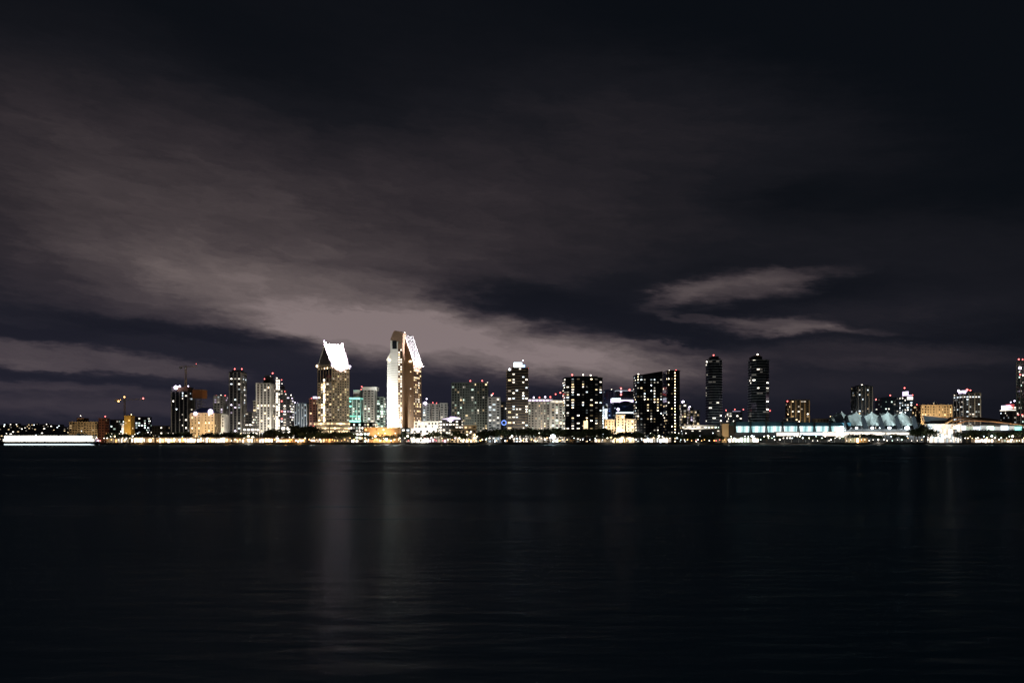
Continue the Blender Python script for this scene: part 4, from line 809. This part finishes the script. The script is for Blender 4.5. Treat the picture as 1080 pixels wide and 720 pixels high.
for j in range(NY + 1):
    y = 2500 + 3900 * j / NY
    for i in range(NX + 1):
        x = wx(-260 + 700 * i / NX, y); vs.append((x, y, hill_h(x, y)))
b.add(vs, [(j * (NX + 1) + i, j * (NX + 1) + i + 1, (j + 1) * (NX + 1) + i + 1, (j + 1) * (NX + 1) + i) for j in range(NY) for i in range(NX)], 'soil'); structure('hill', b)
# houses on the hill
hs = []
for v in range(4):
    w, bo, ro = MB(), MB(), MB(); bo.box(-8, 8, -6, 6, -3, 5.5, ('white_wall', 'tan_wall', 'concrete', 'brick_wall')[v])
    ro.add([(-8.8, -6.8, 5.5), (8.8, -6.8, 5.5), (8.8, 6.8, 5.5), (-8.8, 6.8, 5.5), (-8.8, 0, 9), (8.8, 0, 9)], [(0, 1, 5, 4), (2, 3, 4, 5), (1, 2, 5), (3, 0, 4), (3, 2, 1, 0)], 'slate_roof')
    w.box(-3, 3, -6.3, -5.95, .8, 3.4, 'glow_%s_%d' % ('nwcn'[v], (3, 2, 3, 1)[v])); hs.append((bo.mesh('wall'), ro.mesh('roof'), w.mesh('window')))
rh = random.Random(21); houses = []
for k in range(128):
    px = rh.uniform(0, 78) if k < 88 else rh.uniform(110, 182); y = rh.uniform(3000, 5600); x = wx(px, y)
    hx = empty('hillside_house', (x, y, hill_h(x, y)), rh.uniform(-.4, .4), 'house', 'house', 'houses on the far hillside')
    mm = rh.randrange(4)
    for nm, me in zip(('wall', 'roof', 'window'), hs[mm]): link(nm, me, hx)
    houses.append((px, hx, ('small white house', 'small tan house', 'small grey house', 'small brick-red house')[mm]))
for l, s in (([h for h in houses if h[0] < 38], 'on the hillside above the ferry stern'), ([h for h in houses if 38 <= h[0] < 90], 'on the hillside above the ferry bow'),
             ([h for h in houses if h[0] >= 90], 'on the hillside left of the unfinished tower')):
    for k, (px, o, w) in enumerate(sorted(l, key=lambda t: t[0])): o['label'] = '%s, %s from the left %s' % (w, ordw(k), s)
# water
wm = bpy.data.materials.new('water'); wm.use_nodes = True; nt = wm.node_tree; nt.nodes.remove(nt.nodes['Principled BSDF']); MATS['water'] = wm
bs = nt.nodes.new('ShaderNodeBsdfGlossy'); bs.inputs['Color'].default_value = (.094, .104, .112, 1)
df = nt.nodes.new('ShaderNodeBsdfDiffuse'); df.inputs['Color'].default_value = (.05, .20, .24, 1)
ad = nt.nodes.new('ShaderNodeAddShader'); nt.links.new(bs.outputs[0], ad.inputs[0]); nt.links.new(df.outputs[0], ad.inputs[1]); nt.links.new(ad.outputs[0], nt.nodes['Material Output'].inputs['Surface'])
tc = nt.nodes.new('ShaderNodeTexCoord')
def noise(scale3, detail=3, sc=1.):
    mp = nt.nodes.new('ShaderNodeMapping'); mp.inputs['Scale'].default_value = scale3; nt.links.new(tc.outputs['Object'], mp.inputs['Vector'])
    nz = nt.nodes.new('ShaderNodeTexNoise'); nz.inputs['Scale'].default_value = sc; nz.inputs['Detail'].default_value = detail; nt.links.new(mp.outputs['Vector'], nz.inputs['Vector']); return nz
slick = noise((.005, .045, 1), 6)
mr = nt.nodes.new('ShaderNodeMapRange'); mr.inputs['From Min'].default_value = .35; mr.inputs['From Max'].default_value = .68; mr.inputs['To Min'].default_value = .36; mr.inputs['To Max'].default_value = .23
nt.links.new(slick.outputs['Fac'], mr.inputs['Value']); nt.links.new(mr.outputs['Result'], bs.inputs['Roughness'])
n1 = noise((.5, 1.6, 1), 4); n2 = noise((.22, .6, 1), 3)
b1_ = nt.nodes.new('ShaderNodeBump'); b1_.inputs['Strength'].default_value = .32; b1_.inputs['Distance'].default_value = .12; nt.links.new(n1.outputs['Fac'], b1_.inputs['Height'])
b2_ = nt.nodes.new('ShaderNodeBump'); b2_.inputs['Strength'].default_value = .07; b2_.inputs['Distance'].default_value = .25; nt.links.new(n2.outputs['Fac'], b2_.inputs['Height']); nt.links.new(b1_.outputs['Normal'], b2_.inputs['Normal'])
nt.links.new(b2_.outputs['Normal'], bs.inputs['Normal'])
b = MB(); b.add([(-6000, -400, 0), (6000, -400, 0), (6000, SHORE + 1, 0), (-6000, SHORE + 1, 0)], [(0, 1, 2, 3)], 'water'); structure('water', b)

# ------------------------------------------------------------------ sky: night clouds lit by the city, by compass direction and height
W = bpy.data.worlds.new('World'); SC.world = W; W.use_nodes = True; nt = W.node_tree; nt.nodes.clear()
N = nt.nodes.new; Lk = nt.links.new
out = N('ShaderNodeOutputWorld'); bg = N('ShaderNodeBackground'); Lk(bg.outputs[0], out.inputs[0])
tc = N('ShaderNodeTexCoord'); sep = N('ShaderNodeSeparateXYZ'); Lk(tc.outputs['Generated'], sep.inputs[0])
def math_(op, a, b=None, c=None):
    n = N('ShaderNodeMath'); n.operation = op
    for i, v in enumerate((a, b, c)):
        if v is None: continue
        if isinstance(v, (int, float)): n.inputs[i].default_value = v
        else: Lk(v, n.inputs[i])
    return n.outputs[0]
az = math_('MULTIPLY', math_('ARCTAN2', sep.outputs['X'], sep.outputs['Y']), 180 / math.pi)
el = math_('MULTIPLY', math_('ARCSINE', sep.outputs['Z']), 180 / math.pi)
cmb = N('ShaderNodeCombineXYZ'); Lk(az, cmb.inputs[0]); Lk(el, cmb.inputs[1])
def ang(px, py):
    d = Vector(((px - CX) / F, 1, (HZ - py) / F)).normalized()
    return math.degrees(math.atan2(d.x, d.y)), math.degrees(math.asin(d.z))
def wnoise(vec, scale3, rot=0, detail=5, rough=.55, color=False, loc=(0, 0, 0), dist=0):
    mp = N('ShaderNodeMapping'); mp.inputs['Scale'].default_value = scale3; mp.inputs['Rotation'].default_value = (0, 0, R(rot)); mp.inputs['Location'].default_value = loc
    if rot:
        m0 = N('ShaderNodeMapping'); m0.inputs['Rotation'].default_value = (0, 0, R(rot)); Lk(vec, m0.inputs['Vector']); mp.inputs['Rotation'].default_value = (0, 0, 0); vec = m0.outputs['Vector']
    Lk(vec, mp.inputs['Vector']); nz = N('ShaderNodeTexNoise'); nz.inputs['Scale'].default_value = 1; nz.inputs['Detail'].default_value = detail; nz.inputs['Roughness'].default_value = rough; nz.inputs['Distortion'].default_value = dist
    Lk(mp.outputs['Vector'], nz.inputs['Vector']); return nz.outputs['Color'] if color else nz.outputs['Fac']
# warp the direction so that edges are ragged
wc = wnoise(cmb.outputs[0], (.07, .22, 1), 0, 5, .6, True)
sub = N('ShaderNodeVectorMath'); sub.operation = 'SUBTRACT'; Lk(wc, sub.inputs[0]); sub.inputs[1].default_value = (.5, .5, .5)
mul = N('ShaderNodeVectorMath'); mul.operation = 'MULTIPLY'; Lk(sub.outputs[0], mul.inputs[0]); mul.inputs[1].default_value = (6, 1.6, 0)
add = N('ShaderNodeVectorMath'); add.operation = 'ADD'; Lk(cmb.outputs[0], add.inputs[0]); Lk(mul.outputs[0], add.inputs[1])
wc2 = wnoise(cmb.outputs[0], (.28, 1.1, 1), 4, 5, .65, True)
sub2 = N('ShaderNodeVectorMath'); sub2.operation = 'SUBTRACT'; Lk(wc2, sub2.inputs[0]); sub2.inputs[1].default_value = (.5, .5, .5)
mul2 = N('ShaderNodeVectorMath'); mul2.operation = 'MULTIPLY'; Lk(sub2.outputs[0], mul2.inputs[0]); mul2.inputs[1].default_value = (6.5, 1.5, 0)
add2 = N('ShaderNodeVectorMath'); add2.operation = 'ADD'; Lk(add.outputs[0], add2.inputs[0]); Lk(mul2.outputs[0], add2.inputs[1])
P = add2.outputs[0]
def blob(px, py, rx, ry, rot, amp, soft=1.0, vec=None):
    cx, cy = ang(px, py); mp = N('ShaderNodeMapping'); mp.vector_type = 'TEXTURE'
    mp.inputs['Location'].default_value = (cx, cy, 0); mp.inputs['Rotation'].default_value = (0, 0, R(-rot)); mp.inputs['Scale'].default_value = (rx * .0585, ry * .0585, 1)
    Lk(vec or P, mp.inputs['Vector']); ln = N('ShaderNodeVectorMath'); ln.operation = 'LENGTH'; Lk(mp.outputs['Vector'], ln.inputs[0])
    mr = N('ShaderNodeMapRange'); mr.interpolation_type = 'SMOOTHERSTEP'; mr.inputs['From Min'].default_value = 1.; mr.inputs['From Max'].default_value = 1. - soft; mr.inputs['To Min'].default_value = 0; mr.inputs['To Max'].default_value = amp
    Lk(ln.outputs['Value'], mr.inputs['Value']); return mr.outputs['Result']
def total(lst):
    s = lst[0]
    for x in lst[1:]: s = math_('ADD', s, x)
    return s
cloud = total([blob(260, 240, 560, 200, 8, .40), blob(260, 285, 420, 120, 6, .14), blob(330, 322, 420, 66, 6, .34, .95), blob(510, 368, 340, 52, 6, .74, .8), blob(360, 345, 210, 38, 4, .26, .8),
               blob(640, 385, 230, 34, 4, .34, .8), blob(60, 378, 260, 20, 4, .42, .6), blob(40, 408, 260, 9, 1, .22, .8), blob(120, 428, 330, 22, 0, .26), blob(600, 200, 360, 150, 16, .18),
               blob(775, 302, 130, 24, -5, .42, .9), blob(835, 290, 110, 14, -3, .20, .9), blob(715, 312, 80, 16, -14, .22, .9), blob(810, 345, 100, 15, 3, .46, .8), blob(860, 350, 110, 8, 2, .25, .9), blob(730, 336, 90, 7, 9, .22, .9), blob(690, 362, 90, 6, 6, .2, .9), blob(940, 330, 260, 40, -2, .14), blob(900, 375, 260, 22, 2, .20, .8), blob(860, 405, 300, 34, 0, .14), blob(960, 260, 300, 60, 8, .11), blob(760, 130, 330, 90, 14, .12),
               blob(440, 40, 420, 110, 10, .03), blob(30, 70, 260, 150, 0, .06), blob(-700, 330, 700, 160, 0, .3), blob(1900, 330, 600, 200, 0, .1)])
dark = total([blob(570, 322, 180, 34, 10, .85, .9), blob(180, 352, 190, 15, 6, .75, .8), blob(40, 352, 120, 14, -2, .5, .8), blob(90, 396, 260, 7, 1, .6, .8), blob(860, 200, 90, 20, -8, .5), blob(650, 300, 60, 30, 0, .35), blob(470, 400, 300, 12, 0, .35)])
st1 = wnoise(P, (.035, .16, 1), 24, 6, .6, dist=.3); st2 = wnoise(P, (.06, .6, 1), 3, 5, .6); st3 = wnoise(P, (.3, .9, 1), 12, 5, .65)
st = math_('ADD', math_('MULTIPLY', st1, .62), math_('ADD', math_('MULTIPLY', st2, .5), math_('MULTIPLY', st3, .62)))
st = math_('ADD', st, .04)
dk = math_('SUBTRACT', 1, math_('MINIMUM', dark, .92))
lum = math_('MULTIPLY', math_('MULTIPLY', math_('MULTIPLY', cloud, .95), math_('MAXIMUM', st, .15)), dk)
ramp = N('ShaderNodeValToRGB'); cr = ramp.color_ramp; cr.interpolation = 'LINEAR'
def lin(r, g, b): return tuple(((c / 255) / 12.92 if c / 255 <= .04045 else ((c / 255 + .055) / 1.055) ** 2.4) for c in (r, g, b)) + (1,)
cr.elements[0].position = 0; cr.elements[0].color = lin(10, 13, 18); cr.elements[1].position = 1; cr.elements[1].color = lin(130, 116, 115)
for p_, c_ in ((.10, (24, 24, 29)), (.25, (46, 41, 45)), (.45, (70, 62, 64)), (.72, (101, 90, 89))):
    e = cr.elements.new(p_); e.color = lin(*c_)
Lk(lum, ramp.inputs['Fac'])
# faint violet-blue veil of city light towards the horizon
hz = N('ShaderNodeMapRange'); hz.inputs['From Min'].default_value = 14; hz.inputs['From Max'].default_value = 0; hz.inputs['To Min'].default_value = 0; hz.inputs['To Max'].default_value = 1; hz.interpolation_type = 'SMOOTHSTEP'; Lk(el, hz.inputs['Value'])
lr = N('ShaderNodeMapRange'); lr.inputs['From Min'].default_value = 32; lr.inputs['From Max'].default_value = -5; lr.inputs['To Min'].default_value = .30; lr.inputs['To Max'].default_value = 1; Lk(az, lr.inputs['Value'])
veil = N('ShaderNodeMix'); veil.data_type = 'RGBA'; veil.blend_type = 'ADD'; veil.inputs['B'].default_value = (.0105, .0095, .0185, 1)
Lk(math_('MULTIPLY', hz.outputs[0], lr.outputs[0]), veil.inputs['Factor']); Lk(ramp.outputs['Color'], veil.inputs['A'])
# what is left of the natural night sky
ns = N('ShaderNodeTexSky'); ns.sky_type = 'NISHITA'; ns.sun_disc = False; ns.sun_elevation = R(35); ns.sun_rotation = R(200)
nm = N('ShaderNodeVectorMath'); nm.operation = 'SCALE'; nm.inputs['Scale'].default_value = .00012; Lk(ns.outputs[0], nm.inputs[0])
sm = N('ShaderNodeVectorMath'); sm.operation = 'ADD'; Lk(veil.outputs['Result'], sm.inputs[0]); Lk(nm.outputs[0], sm.inputs[1])
Lk(sm.outputs[0], bg.inputs['Color']); bg.inputs['Strength'].default_value = 1.

# moonlight, very weak
l = bpy.data.lights.new('moonlight', 'SUN'); l.energy = .008; l.angle = R(.5); l.color = (.8, .88, 1); o = bpy.data.objects.new('moonlight', l); COL.objects.link(o); o.rotation_euler = (R(55), 0, R(20))

# ------------------------------------------------------------------ camera
cam = bpy.data.cameras.new('camera'); cam.sensor_width = 36; cam.lens = 36 * F / 1080; cam.shift_y = (HZ - 360) / 1080; cam.clip_start = .1; cam.clip_end = 40000
co = bpy.data.objects.new('camera', cam); COL.objects.link(co); co.location = (0, 0, CAMZ); co.rotation_euler = (R(90), 0, 0); SC.camera = co
SC.view_settings.view_transform = 'Standard'; SC.view_settings.look = 'None'; SC.view_settings.exposure = 0; SC.view_settings.gamma = 1
SC.render.engine = 'CYCLES'; cy = SC.cycles
cy.use_denoising = True; cy.use_light_tree = True; cy.max_bounces = 4; cy.diffuse_bounces = 2; cy.glossy_bounces = 3; cy.sample_clamp_indirect = 60; cy.caustics_reflective = False
